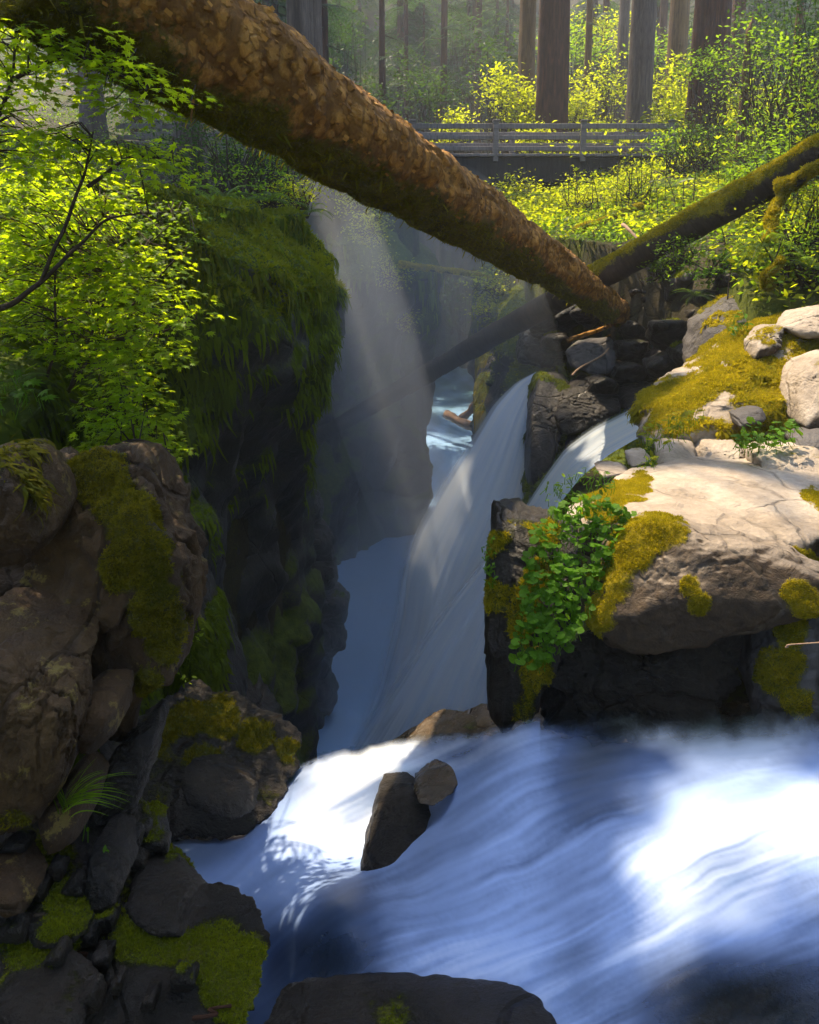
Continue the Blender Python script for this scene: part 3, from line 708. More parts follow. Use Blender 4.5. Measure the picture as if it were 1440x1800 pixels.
rock([(1010, 1120, 4.2), (1050, 1020, 4.35), (1100, 930, 4.5), (1160, 912, 4.45), (1250, 950, 4.28), (1340, 985, 4.2), (1520, 1000, 4.15), (1520, 1080, 4.05), (1400, 1075, 4.02), (1290, 1065, 4.05), (1180, 1075, 4.1), (1130, 1120, 4.15), (1060, 1180, 4.2)],
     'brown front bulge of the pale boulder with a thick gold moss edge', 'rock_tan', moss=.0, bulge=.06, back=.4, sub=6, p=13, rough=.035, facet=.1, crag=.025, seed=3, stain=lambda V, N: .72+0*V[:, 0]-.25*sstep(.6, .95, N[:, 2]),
     mfun=near_px([(1150, 925, 4.4), (1110, 955, 4.38), (1075, 1020, 4.25), (1050, 1080, 4.15), (1195, 940, 4.35), (1215, 1030, 4.05), (1230, 1060, 4.02), (1400, 1040, 4.05), (1420, 1060, 4.0)], [.17, .17, .15, .12, .09, .07, .07, .09, .11]), mmat='moss_gold', msize=.013, dens=18000)
rock([(960, 1190, 4.35), (1040, 1120, 4.45), (1200, 1080, 4.5), (1330, 1080, 4.45), (1360, 1130, 4.4), (1330, 1270, 4.1), (1200, 1310, 4.05), (1000, 1320, 4.2), (940, 1300, 4.35)],
     'dark damp rock recessed under the boulder front', 'rock_dark', moss=.12, bulge=.06, back=.3, sub=6, p=11, rough=.07, facet=.2, seed=4, strata=.04, mmat='moss_olive', msize=.014, dens=9000)
rock([(1340, 1090, 4.2), (1400, 1075, 4.15), (1500, 1090, 4.1), (1510, 1290, 3.95), (1420, 1310, 3.95), (1335, 1290, 4.0), (1320, 1180, 4.1)],
     'brown rock thick with yellow-green moss at the right water edge', 'rock_grey', moss=.3, up=.2, bulge=.08, back=.3, sub=5, p=12, rough=.06, facet=.15, seed=6, mmat='moss_gold', msize=.015, dens=13000,
     mfun=near_px([(1375, 1180, 4.0), (1400, 1230, 3.95), (1390, 1110, 4.1)], [.14, .1, .1]))
rock([(876, 902, 4.9), (905, 895, 4.95), (948, 905, 4.9), (1020, 925, 4.8), (1030, 1000, 4.5), (1005, 1130, 4.25), (958, 1240, 4.2), (930, 1290, 4.3), (862, 1310, 4.45), (856, 1150, 4.6), (862, 1000, 4.75)],
     'steep mossy rock wedge hung with leafy plants beside the near waterfall', 'rock_dark', moss=.58, up=.2, bulge=.03, back=.5, chips=0, seed=5, p=22, facet=.12, strata=.05, mscale=4,
     mfun=near_px([(868, 960, 4.75), (866, 1050, 4.65), (962, 940, 4.75), (945, 1010, 4.6), (925, 1080, 4.5), (940, 1180, 4.3), (925, 1250, 4.3)], [.09, .09, .1, .12, .12, .12, .1]), mmat='moss_gold', dens=15000)
rock([(1165, 800, 6.7), (1180, 778, 6.9), (1225, 772, 7.0), (1228, 830, 6.5), (1170, 842, 6.4)], 'blocky tan stone left of the crack above the pale boulder', 'rock_tan', stain=front, bulge=.02, back=.4, seed=7, p=16, rough=.02, sub=4)
rock([(1236, 776, 6.9), (1290, 772, 6.9), (1320, 800, 6.6), (1312, 846, 6.3), (1236, 842, 6.4)], 'rounded tan stone right of the crack above the pale boulder', 'rock_tan', stain=front, bulge=.04, back=.4, seed=8, p=22, sub=5)
rock([(1330, 800, 6.3), (1385, 782, 6.5), (1470, 790, 6.3), (1470, 850, 5.9), (1400, 868, 5.9), (1340, 850, 6.0)], 'pale angular slab at the photo edge below the mossy slope', 'rock_tan', moss=.3, bulge=.02, back=.4, seed=9, p=26, sub=5, mmat='moss_gold')
rock([(1240, 838, 6.1), (1270, 824, 6.2), (1292, 832, 6.1), (1290, 860, 5.8), (1245, 862, 5.8)], 'small stone capped with gold moss on the pale boulder', 'rock_tan', moss=.45, bulge=.02, back=.2, seed=10, sub=4, mmat='moss_gold')
rock([(1270, 880, 5.3), (1300, 866, 5.5), (1330, 880, 5.3), (1345, 915, 4.9), (1320, 925, 4.8), (1290, 905, 5.0)], 'low cracked stone with a moss tuft in the middle of the pale boulder', 'rock_tan', moss=.25, bulge=.01, back=.2, seed=11, sub=4, mmat='moss_gold')
rock([(1125, 800, 7.0), (1150, 745, 7.3), (1215, 700, 7.7), (1280, 650, 8.1), (1350, 585, 8.6), (1420, 545, 8.8), (1500, 540, 8.8), (1500, 780, 6.9), (1330, 790, 6.7), (1200, 800, 6.7)],
     'steep boulder slope blanketed in bright golden moss', 'rock_tan', moss=1.0, up=.3, bulge=.12, back=1.2, sub=6, seed=12, p=12, rough=.06, facet=.14, mmat='moss_gold', msize=.026, dens=7000, cap=34000,
     hang=dict(mat='moss_gold', n=2600, length=(.05, .16), width=.012, thr=.5))
rock([(1318, 600, 8.2), (1348, 568, 8.4), (1382, 570, 8.4), (1375, 615, 8.0), (1330, 640, 7.9)], 'bare rounded tan stone on the golden mossy slope', 'rock_tan', stain=front, moss=.25, mmat='moss_gold', msize=.02, dens=8000, bulge=.1, back=.3, seed=13, sub=5, p=12)
rock([(1375, 575, 8.3), (1400, 548, 8.5), (1500, 530, 8.4), (1500, 590, 8.0), (1420, 600, 8.0)], 'tan stone crowning the golden mossy slope at the photo edge', 'rock_tan', moss=.2, bulge=.08, back=.4, seed=14, sub=5, mmat='moss_gold')
rock([(1408, 660, 7.3), (1435, 620, 7.5), (1510, 610, 7.4), (1510, 760, 6.7), (1420, 765, 6.7), (1405, 710, 7.0)], 'large bare brown-grey stone at the photo edge beside golden moss', 'rock_tan', stain=front, moss=.25, mmat='moss_gold', msize=.02, dens=8000, bulge=.06, back=.5, seed=15, sub=5, p=14)
rock([(1215, 720, 7.4), (1240, 700, 7.6), (1280, 690, 7.6), (1250, 740, 7.2), (1210, 750, 7.1)], 'small tan stone low on the golden mossy slope', 'rock_tan', moss=.2, bulge=.06, back=.2, seed=16, sub=4, mmat='moss_gold')
rock([(1290, 728, 7.0), (1345, 712, 7.1), (1350, 740, 6.9), (1300, 756, 6.8)], 'flat purplish stone showing through the golden moss', 'rock_grey', bulge=.05, back=.2, seed=17, sub=4)
rock([(1395, 770, 6.6), (1440, 755, 6.7), (1500, 760, 6.6), (1500, 800, 6.4), (1410, 800, 6.4)], 'brown slab wedged under the large bare stone', 'rock_grey', bulge=.03, back=.3, seed=18, sub=4)
rock([(1105, 800, 6.6), (1135, 790, 6.7), (1150, 812, 6.5), (1110, 825, 6.4)], 'small brown stone at the edge of the second stream', 'rock_tan', moss=.15, bulge=.03, back=.2, seed=19, sub=4, mmat='moss_gold')
rock([(1048, 822, 6.3), (1095, 812, 6.5), (1115, 832, 6.2), (1060, 846, 6.0)], 'flat tan stone at the left tip of the pale boulder', 'rock_tan', moss=.1, bulge=.02, back=.2, seed=20, sub=4, mmat='moss_gold')
rock([(1165, 740, 8.6), (1180, 690, 8.9), (1210, 655, 9.2), (1260, 640, 9.2), (1270, 700, 8.6), (1200, 760, 8.2)], 'grey rock draped in olive moss beside the second stream', 'rock_grey', moss=.4, bulge=.08, back=.6, seed=21, sub=5, mmat='moss_olive', msize=.03, dens=3500,
     hang=dict(mat='moss_olive', n=1400, length=(.08, .3), width=.014, thr=.4))
rock([(1225, 650, 9.6), (1240, 570, 10), (1290, 522, 10.3), (1360, 505, 10.4), (1430, 512, 10.2), (1420, 600, 9.4), (1330, 660, 9.2), (1250, 700, 9.2)],
     'tall rock with long curtains of moss above the golden slope', 'rock_grey', moss=.62, up=.3, bulge=.15, back=.9, seed=22, sub=5, mmat='moss_gold', msize=.034, dens=3500, hang=dict(mat='moss_gold', n=2600, length=(.12, .45), width=.016, thr=.45))
rock([(1400, 520, 10), (1440, 500, 10.2), (1520, 505, 10), (1520, 545, 9.4), (1420, 545, 9.4)], 'mossy grey stone at the photo edge under the ferns', 'rock_grey', moss=.45, bulge=.08, back=.5, seed=23, sub=4, mmat='moss_gold', msize=.035, dens=3000)
# dark rocks round the two lips
dk = dict(mmat='moss_green', msize=.04, dens=1800)
rock([(1000, 622, 13.4), (1030, 600, 13.6), (1075, 592, 13.6), (1092, 612, 13.4), (1085, 662, 13.0), (1040, 660, 13.0), (1008, 648, 13.1)], 'bare grey block above the gap between the two falls', 'rock_grey', moss=.05, bulge=.1, back=.8, seed=24, sub=5, **dk)
rock([(1140, 585, 13.8), (1185, 570, 14), (1245, 572, 13.8), (1240, 640, 13.2), (1150, 640, 13.3)], 'grey moss-topped block beyond the second stream', 'rock_grey', moss=.25, bulge=.1, back=.8, seed=25, sub=5, **dk)
rock([(1085, 640, 13.4), (1150, 636, 13.4), (1235, 640, 13), (1215, 700, 12.3), (1160, 715, 12.0), (1095, 730, 12.0), (1075, 690, 12.6)], 'black undercut rock at the back of the second stream', 'rock_dark', moss=.2, bulge=.1, back=1.0, seed=26, sub=5, **dk)
rock([(935, 720, 12.6), (950, 655, 13.4), (985, 640, 13.4), (1010, 660, 13.1), (1000, 740, 12.4), (975, 810, 11.9), (945, 880, 11.7), (928, 890, 11.8), (940, 800, 12.2)], 'narrow green mossy rock rib between the two waterfalls', 'rock_dark', moss=.55, up=.2, bulge=.1, back=.8, seed=27, sub=5, hang=dict(mat='moss_green', n=1600, length=(.1, .4), width=.02, thr=.4), **dk)
rock([(990, 690, 12.6), (1030, 665, 12.9), (1090, 670, 12.8), (1095, 725, 12.2), (1040, 750, 11.9), (990, 780, 11.8), (975, 750, 12)], 'dark rock with moss lumps overhanging the second stream', 'rock_dark', moss=.3, bulge=.12, back=.9, seed=28, sub=5, strata=.05, **dk)
for i, (x, y, d, r, lb) in enumerate([(1050, 500, 15.2, 34, 'dark stone under the mossy end of the leaning log'), (1105, 492, 15, 40, 'purplish grey stone in the pile below the leafy bank'), (1160, 500, 14.6, 36, 'mossy dark stone in the pile below the leafy bank'),
                                      (1085, 545, 14.5, 34, 'wet black stone beside the tip of the big log'), (1150, 545, 14.2, 40, 'broad black stone right of the big log tip'), (1200, 530, 13.6, 36, 'brown-grey stone under the low shrubs on the bank'),
                                      (1225, 500, 13, 30, 'mossy stone at the foot of the small round shrub'), (1000, 560, 14.8, 36, 'black wet rock hidden under the big log'), (960, 575, 15, 34, 'dark rock with a green moss streak behind the falls lip'),
                                      (1080, 472, 15.6, 26, 'flat pale grey stone below the leaning log'), (1240, 560, 12.6, 34, 'dark stone left of the moss curtains'), (1120, 590, 13.9, 30, 'grey stone just below the big log tip')]):
    rg = np.random.default_rng(300+i); n = 7; a = np.linspace(0, 6.28, n, endpoint=False)+rg.uniform(0, .8)
    rr = r*rg.uniform(.8, 1.25, n)
    rock(np.c_[x+rr*np.cos(a), y+rr*np.sin(a)*.72, d+.35*np.sin(a)], lb, 'rock_dark' if i % 3 else 'rock_grey', moss=[.35, .1, .45, .1, .2, .3, .5, .25, .45, .1, .3, .2][i], bulge=.12, back=.6, seed=60+i, sub=4, p=14, facet=.12, rough=.05, **dk)
rock([(905, 640, 14.9), (920, 590, 15.2), (960, 560, 15.4), (1000, 570, 15.2), (1005, 640, 14.6), (960, 655, 14.5)], 'dark moss-streaked rock holding the lip of the far waterfall', 'rock_dark', moss=.35, up=.2, bulge=.1, back=1, seed=29, sub=5, hang=dict(mat='moss_green', n=900, length=(.15, .5), width=.025, thr=.35), **dk)
rock([(840, 640, 17.5), (845, 590, 17.8), (880, 570, 17.6), (925, 580, 17), (925, 650, 16), (900, 690, 15.6), (865, 740, 16), (838, 745, 16.6)], 'mossy dark rock column left of the far waterfall', 'rock_dark', moss=.42, up=.1, bulge=.1, back=1, seed=30, sub=5,
     mfun=near_px([(846, 620, 17.4), (845, 680, 16.9), (842, 730, 16.6)], [.25, .25, .25]), hang=dict(mat='moss_gold', n=1500, length=(.15, .6), width=.025, thr=.45), **dk)
rock([(830, 560, 19.5), (850, 500, 20), (900, 480, 20), (960, 500, 19), (960, 560, 18), (880, 600, 18.5)], 'leaf-covered rock shoulder behind the leaning log', 'rock_dark', moss=.6, bulge=.2, back=1.5, seed=31, sub=4, **dk)

# ------------------------------------------------------------------ boulders, left side
br = dict(mmat='moss_olive', msize=.013, dens=15000)
rock([(20, 822, 3.75), (60, 836, 3.7), (130, 826, 3.7), (180, 802, 3.7), (215, 815, 3.6), (250, 890, 3.45), (292, 985, 3.4), (320, 1085, 3.45), (305, 1180, 3.4), (255, 1275, 3.35), (200, 1350, 3.3), (130, 1330, 3.3), (90, 1200, 3.4), (-40, 1050, 3.5), (-40, 850, 3.7)],
     'big brown mossy boulder at the edge of the slot', 'rock_brown', moss=.5, up=.15, crag=.1, bulge=.1, back=.7, sub=6, seed=35, p=16, rough=.07, facet=.22, strata=.0,
     mfun=near_px([(180, 840, 3.6), (200, 880, 3.5), (230, 920, 3.42), (250, 970, 3.38), (280, 1030, 3.38), (215, 1000, 3.35), (300, 1090, 3.4), (250, 1080, 3.3), (285, 1140, 3.35), (262, 1200, 3.3), (150, 860, 3.6)], [.12, .14, .14, .14, .12, .11, .11, .09, .08, .07, .08]), cap=60000, **br)
rock([(195, 803, 3.95), (252, 806, 4.0), (285, 860, 3.95), (304, 905, 3.9), (292, 968, 3.8), (250, 930, 3.8)], 'brown lobe behind the big mossy boulder', 'rock_brown', moss=.2, bulge=.05, back=.5, seed=36, sub=5, p=14)
rock([(-40, 790, 3.1), (10, 812, 3.05), (42, 870, 3.0), (66, 960, 3.0), (40, 1000, 3.0), (-40, 1020, 3.0)], 'moss-draped rock at the left photo edge', 'rock_brown', moss=.65, up=.1, bulge=.06, back=.5, seed=37, sub=5, hang=dict(mat='moss_olive', n=500, length=(.04, .14), width=.006, thr=.4), **br)
rock([(-40, 1062, 3.15), (60, 1070, 3.2), (135, 1085, 3.2), (158, 1145, 3.05), (150, 1182, 2.98), (60, 1195, 2.9), (-40, 1140, 2.95)], 'flat purple-brown ledge littered with needles', 'rock_brown', moss=.3, bulge=.02, back=.3, seed=38, sub=5, p=26, rough=.02)
rock([(-40, 1130, 2.85), (35, 1145, 2.85), (80, 1180, 2.8), (118, 1205, 2.78), (122, 1290, 2.72), (100, 1400, 2.7), (60, 1465, 2.68), (-40, 1490, 2.7)], 'lichen-spotted tan boulder under the ledge at left', 'rock_brown', moss=.52, up=.2, crag=.1, bulge=.07, back=.4, seed=39, sub=6, p=14, **br)
rock([(118, 1235, 3.0), (165, 1218, 3.05), (205, 1230, 3.05), (198, 1300, 2.98), (150, 1345, 2.9), (122, 1320, 2.9)], 'small brown rock tucked between two mossy boulders', 'rock_brown', moss=.3, bulge=.04, back=.3, seed=40, sub=4, **br)
rock([(185, 1345, 3.25), (270, 1262, 3.45), (278, 1285, 3.4), (262, 1345, 3.3), (240, 1420, 3.2), (170, 1480, 3.1), (130, 1470, 3.05)], 'tall blue-black wet slab below the big boulder', 'rock_dark', moss=0, bulge=.03, back=.3, seed=41, sub=5, p=24, strata=.06, facet=.12)
rock([(60, 1440, 2.8), (140, 1350, 3.0), (160, 1400, 2.95), (130, 1500, 2.8), (70, 1530, 2.7)], 'narrow dark slab left of the grass tuft', 'rock_brown', moss=.1, bulge=.03, back=.3, seed=42, sub=4, **br)
rock([(170, 1300, 4.5), (262, 1268, 4.7), (330, 1245, 4.95), (440, 1290, 4.85), (528, 1326, 4.75), (520, 1350, 4.6), (475, 1440, 4.2), (440, 1465, 4.1), (300, 1510, 3.9), (200, 1500, 3.9)], 'low dark ledge with a green moss rim above the blue pool', 'rock_dark', moss=.38, up=.4, bulge=.03, back=.5, seed=43, sub=6, p=18, facet=.14, rough=.06, strata=.03, chips=5, mfun=near_px([(330, 1262, 4.9), (390, 1275, 4.9), (450, 1298, 4.85), (505, 1322, 4.75), (290, 1275, 4.8), (360, 1330, 4.6)], [.1, .1, .1, .08, .1, .1]), mmat='moss_olive', msize=.018, dens=7000)
rock([(310, 1365, 4.00), (360, 1358, 4.10), (430, 1400, 4.05), (455, 1440, 3.95), (400, 1452, 3.85), (320, 1420, 3.85)], 'dark rock streaked with wet green moss by the pool', 'rock_dark', moss=.55, bulge=.03, back=.3, seed=44, sub=5, mmat='moss_green', msize=.016, dens=8000)
rock([(296, 930, 6.0), (322, 985, 6.0), (362, 1080, 5.9), (402, 1180, 5.8), (440, 1290, 5.7), (340, 1290, 5.4), (290, 1180, 5.6), (270, 1050, 5.9)], 'steep bright green moss slope beside the big boulder', 'rock_dark', moss=.8, up=.1, bulge=.05, back=.6, seed=45, sub=5, mmat='moss_deep', msize=.026, dens=6000,
     hang=dict(mat='moss_deep', n=2500, length=(.08, .3), width=.01, thr=.4))
rock([(390, 1240, 5.9), (430, 1200, 6.4), (470, 1260, 6.3), (505, 1320, 6.0), (440, 1320, 5.7)], 'wet grey rock edge behind the low ledge', 'rock_dark', bulge=.03, back=.4, seed=46, sub=4, strata=.05)
# lower left rubble
lm = dict(mmat='moss_green', msize=.011, dens=20000)
rock([(-60, 1440, 3.0), (110, 1420, 3.1), (240, 1420, 3.3), (300, 1500, 3.4), (340, 1600, 3.2), (300, 1700, 2.9), (100, 1850, 2.4), (-60, 1850, 2.3)], 'dark mossy bank of rubble in the bottom left corner', 'rock_dark', moss=.72, up=.35, bulge=-.05, back=.3, seed=47, sub=6, p=14, rough=.06, facet=.12, mscale=3.5, cap=40000, **lm)
rock([(143, 1515, 2.85), (175, 1500, 2.9), (204, 1520, 2.9), (206, 1590, 2.75), (190, 1612, 2.7), (150, 1605, 2.7)], 'upright dark block in the moss bank', 'rock_dark', moss=.3, bulge=.05, back=.3, seed=48, sub=5, p=22, **lm)
rock([(208, 1590, 2.9), (250, 1572, 3.0), (290, 1588, 3.0), (342, 1652, 2.8), (300, 1662, 2.7), (230, 1640, 2.75)], 'grey stone with a mossy top beside the blue pool', 'rock_dark', moss=.4, bulge=.05, back=.3, seed=49, sub=5, **lm)
rock([(195, 1545, 3.1), (240, 1530, 3.2), (310, 1590, 3.05), (330, 1610, 3.0), (280, 1612, 2.95), (210, 1590, 2.95)], 'moss cushion stone above the grey stone', 'rock_dark', moss=.8, bulge=.05, back=.3, seed=50, sub=5, **lm)
rock([(318, 1605, 3.1), (345, 1594, 3.2), (378, 1615, 3.15), (392, 1648, 3.0), (350, 1650, 2.95)], 'shiny black wet stone at the pool edge', 'rock_dark', bulge=.05, back=.2, seed=51, sub=4, p=12)
rock([(130, 1690, 2.6), (200, 1640, 2.75), (330, 1660, 2.75), (420, 1680, 2.75), (460, 1720, 2.65), (462, 1860, 2.35), (120, 1860, 2.3)], 'large dark rock with a bright moss crest in the foreground', 'rock_dark', moss=.25, up=.5, bulge=.02, back=.35, seed=52, sub=6, p=18, facet=.12,
     mfun=near_px([(240, 1650, 2.75), (300, 1665, 2.75), (370, 1680, 2.72), (430, 1705, 2.68), (440, 1760, 2.55), (400, 1740, 2.55)], [.1, .1, .12, .12, .09, .1]), cap=34000, **lm)
rock([(-40, 1540, 2.6), (30, 1530, 2.65), (52, 1570, 2.6), (45, 1610, 2.5), (-40, 1620, 2.5)], 'brown stone at the left edge above the fallen twig', 'rock_brown', moss=.4, bulge=.05, back=.2, seed=53, sub=5, **lm)
rock([(30, 1620, 2.6), (80, 1602, 2.65), (140, 1620, 2.65), (145, 1665, 2.55), (60, 1680, 2.5)], 'dark stone just above the fallen twig', 'rock_dark', moss=.42, bulge=.04, back=.2, seed=54, sub=5, **lm)
rock([(-40, 1670, 2.5), (60, 1665, 2.55), (130, 1700, 2.5), (110, 1760, 2.4), (-40, 1770, 2.35)], 'blue-black stone below the fallen twig', 'rock_dark', moss=.42, bulge=.04, back=.2, seed=55, sub=5, **lm)
rock([(-40, 1740, 2.35), (40, 1730, 2.38), (110, 1740, 2.38), (150, 1790, 2.3), (130, 1860, 2.2), (-40, 1860, 2.2)], 'dark grey stone in the very corner at bottom left', 'rock_dark', moss=.3, bulge=.04, back=.2, seed=56, sub=4, **lm)
rock([(48, 1722, 2.42), (62, 1714, 2.44), (75, 1722, 2.44), (70, 1734, 2.4), (52, 1735, 2.4)], 'small brown pebble near the bottom left corner', 'rock_brown', bulge=.02, back=.04, seed=57, sub=3)
# rocks in the river
rock([(662, 1418, 3.86), (678, 1391, 3.96), (705, 1394, 3.91), (745, 1418, 3.81), (762, 1436, 3.71), (735, 1496, 3.56), (690, 1546, 3.41), (628, 1541, 3.51), (640, 1496, 3.66)], 'black wedge-shaped rock parting the foreground river', 'rock_dark', moss=.05, bulge=.03, back=.25, chips=0, seed=58, sub=5, p=20, **lm)
rock([(725, 1388, 3.92), (768, 1356, 4.02), (812, 1372, 3.87), (800, 1392, 3.77), (760, 1420, 3.67), (735, 1410, 3.72)], 'wet orange-brown stone behind the black wedge rock', 'rock_wet_brown', bulge=.02, back=.15, chips=0, seed=59, sub=5, p=20)
rock([(700, 1330, 4.41), (735, 1288, 4.56), (775, 1282, 4.56), (825, 1300, 4.41), (870, 1300, 4.26), (860, 1350, 4.06), (780, 1365, 4.11), (715, 1365, 4.21)], 'rounded brown stone half under the white cascade', 'rock_wet_brown', moss=.06, bulge=.05, back=.3, seed=61, sub=5, p=10, mmat='moss_olive')
rock([(452, 1809, 2.35), (500, 1792, 2.42), (620, 1790, 2.42), (700, 1776, 2.45), (800, 1786, 2.42), (925, 1802, 2.38), (960, 1820, 2.32), (1010, 1854, 2.25), (1000, 1944, 2.05), (455, 1944, 2.05)], 'flat-topped wet brown-black rock along the bottom edge', 'rock_dark', moss=.2, crag=.03, mmat='moss_green', msize=.011, dens=16000, bulge=.0, back=.18, chips=0, seed=62, sub=6, p=26, rough=.02, facet=.04)
rock([(980, 1780, 2.5), (1030, 1770, 2.55), (1100, 1790, 2.5), (1100, 1880, 2.3), (960, 1880, 2.3)], 'small mossy stone at the bottom edge between two rocks', 'rock_wet_brown', moss=.3, bulge=.02, back=.15, seed=63, sub=4, **lm)
rock([(1100, 1740, 2.7), (1180, 1690, 2.8), (1300, 1655, 2.82), (1420, 1625, 2.85), (1520, 1610, 2.85), (1520, 1880, 2.25), (1100, 1880, 2.4)], 'rusty brown rock under thin water in the bottom right corner', 'rock_wet_brown', bulge=.06, back=.3, chips=0, seed=64, sub=6, p=10, rough=.04)
rock([(510, 1640, 3.17), (560, 1595, 3.27), (650, 1590, 3.27), (720, 1640, 3.17), (715, 1730, 3.02), (520, 1740, 3.02)], 'rounded dark rock veiled by the foreground river', 'rock_dark', bulge=-.12, back=.2, seed=65, sub=5, p=8)
rock([(1000, 1625, 2.85), (1060, 1608, 2.9), (1100, 1640, 2.85), (1090, 1720, 2.72), (1005, 1720, 2.72)], 'brown rock showing through the rushing river', 'rock_wet_brown', bulge=.03, back=.2, seed=66, sub=5, p=10)

def pile(spots, mat, group=None, moss=.2, seed0=700, bulge=.1, back=.5, sub=4, asp=.75, dz=.3, jag=.25, **kw):
    for i, (x, y, d, r, lb) in enumerate(spots):
        rg = np.random.default_rng(seed0+i); n = 7; a = np.linspace(0, 6.28, n, endpoint=False)+rg.uniform(0, .8); rr = r*rg.uniform(1-jag, 1+jag, n)
        rock(np.c_[x+rr*np.cos(a), y+rr*np.sin(a)*asp, d+dz*np.sin(a)], lb, mat, moss=moss, bulge=bulge, back=back, seed=seed0+i, sub=sub, p=16, facet=.16, rough=.06, group=group, **kw)
# wet crag at the foot of the left wall
pile([(536, 905, 14.2, 34, 'topmost dark block of the wet crag in the slot'), (548, 965, 14.0, 40, 'second block down the wet crag'), (556, 1030, 13.8, 42, 'squarish block halfway down the wet crag'), (575, 1085, 13.5, 38, 'jutting block of the wet crag nearest the blue water'),
      (560, 1130, 13.4, 44, 'black block under the jutting one'), (545, 1190, 13.3, 48, 'broad black block low on the wet crag'), (560, 1235, 13.2, 34, 'small black block low on the wet crag'), (530, 1280, 13.1, 48, 'bottom block of the wet crag in the spray'), (505, 1225, 13.0, 44, 'dark block tucked left on the wet crag'), (500, 1130, 13.2, 44, 'mossy block on the left side of the wet crag'), (505, 1020, 13.6, 44, 'green-tinged block high on the left of the wet crag')],
     'rock_dark', moss=.22, seed0=700, back=1.0, bulge=.2, asp=.85, mmat='moss_deep', msize=.04, dens=1500, strata=.06)
# broken dark rocks between the second stream and the moss curtains
pile([(1190, 590, 12.4, 40, 'dark stone below the broad black stone'), (1215, 630, 11.6, 34, 'dark stone left of the hanging moss'), (1175, 650, 12.2, 38, 'moss-flecked stone above the second stream'), (1120, 620, 13.2, 34, 'dark stone right of the bare grey block'), (1110, 665, 12.8, 36, 'black stone right under the bare grey block'),
      (1265, 530, 11.4, 30, 'dark stone beside the small fern'), (1060, 690, 12.6, 34, 'black stone hanging over the second stream'), (1035, 555, 14.4, 30, 'dark stone under the middle of the log tip'), (980, 610, 14.6, 30, 'dark wet stone beside the far lip'), (1180, 470, 13.6, 30, 'grey stone below the leaning log and left of the shrub'), (1300, 500, 10.9, 30, 'mossy stone under the fern'), (1130, 520, 14.2, 28, 'small dark stone in the middle of the stone pile')],
     'rock_dark', moss=.3, seed0=740, back=.6, bulge=.12, mmat='moss_green', msize=.035, dens=2200)
# small stones in the rubble at bottom left
rgp = np.random.default_rng(9)
sp = []
for (x, y, d) in [(20, 1500, 2.72), (95, 1545, 2.75), (60, 1580, 2.66), (125, 1575, 2.72), (235, 1530, 3.08), (262, 1500, 3.2), (225, 1490, 3.1), (290, 1545, 3.15), (150, 1660, 2.62), (175, 1700, 2.52), (95, 1700, 2.45), (200, 1745, 2.45), (260, 1775, 2.42), (150, 1770, 2.35), (15, 1650, 2.5), (320, 1740, 2.5), (245, 1470, 3.2), (180, 1630, 2.7)]:
    sp.append((x, y, d+.015, rgp.uniform(14, 28), 'small dark stone wedged in the mossy rubble at bottom left'))
pile(sp, 'rock_dark', group='small stones in the mossy rubble', moss=.5, seed0=780, back=.1, bulge=.0, dz=.05, jag=.4, mmat='moss_green', msize=.011, dens=16000)
# ------------------------------------------------------------------ fallen logs
def log_tube(a, b, ra, rb, n=160, seg=64, seed=0, wob=.03, sag=0, wobs=2.5, ell=1.0):
    a, b = np.asarray(a), np.asarray(b); t = np.linspace(0, 1, n)
    pts = a[None]*(1-t)[:, None] + b[None]*t[:, None]; L = np.linalg.norm(b-a)
    pts[:, 2] -= sag*np.sin(np.pi*t); pts[:, 0] += .04*np.sin(t*7+seed)
    rad = ra+(rb-ra)*t; V, Fs = tube(pts, rad, seg, True, wob, seed, wobs)
    th = np.tile(np.linspace(0, 1, seg, endpoint=False), n); th = 1-np.abs(th*2-1)
    uv = np.c_[th*np.pi*np.repeat(rad, seg), np.repeat(t*L, seg)]; uv = np.r_[uv, [[0, 0], [0, L]]]
    ang = norm(V[:n*seg]-np.repeat(pts, seg, 0)); ang = np.r_[ang, [[0, 0, 0], [0, 0, 0]]]
    return V, Fs, uv, ang, pts, rad
def tri(Fs): return np.concatenate([f if f.shape[1] == 3 else np.concatenate([f[:, :3], f[:, [0, 2, 3]]]) for f in Fs])

# the big log: mossy flank underneath, bark flaking on top
la, lb = P(40, -130, 4.15), P(1118, 568, 15.2)
lroot = empty('fallen_log', lb); tag(lroot, 'huge orange-barked fallen log slanting down across the gorge', 'log')
V, Fs, uv, ang, pts, rad = log_tube(la, lb, .46, .21, n=420, seg=96, seed=4, wob=.05, wobs=2.2)
n0 = norm(P(1118, 568, 15.2)-P(380, 100, 5.4))
flake = fbm(np.c_[uv[:, 0]*5, uv[:, 1]*2.2, 0*uv[:, 0]], 5, 9); fine = fbm(np.c_[uv[:, 0]*16, uv[:, 1]*9, 0*uv[:, 0]], 3, 19)
V = V + ang*((.022*np.sign(flake)*np.minimum(np.abs(flake)*6, 1)+.012*fine)[:, None])
side = ang @ norm(np.array([.55, .1, 1.0]))
mk = np.clip(.32-.75*side+.45*fbm(V*1.6, 4, 3)+.0, 0, 1)*np.clip((15.6-V[:, 1])/2.5, .25, 1)
bk = obj('bark', V, Fs, 'bark_log', lroot, attrs={'moss': mk}, uv=uv)
T = tri(Fs)
moss_cover(V, T, mk, bk, 'moss_olive', 3600, .015, .5, 34000, droop=.4, name='moss', seed=3)
hang_moss(V, T, mk*(ang[:, 2] < -.2), bk, 'moss_olive', 450, (.02, .09), .006, .45, 8)
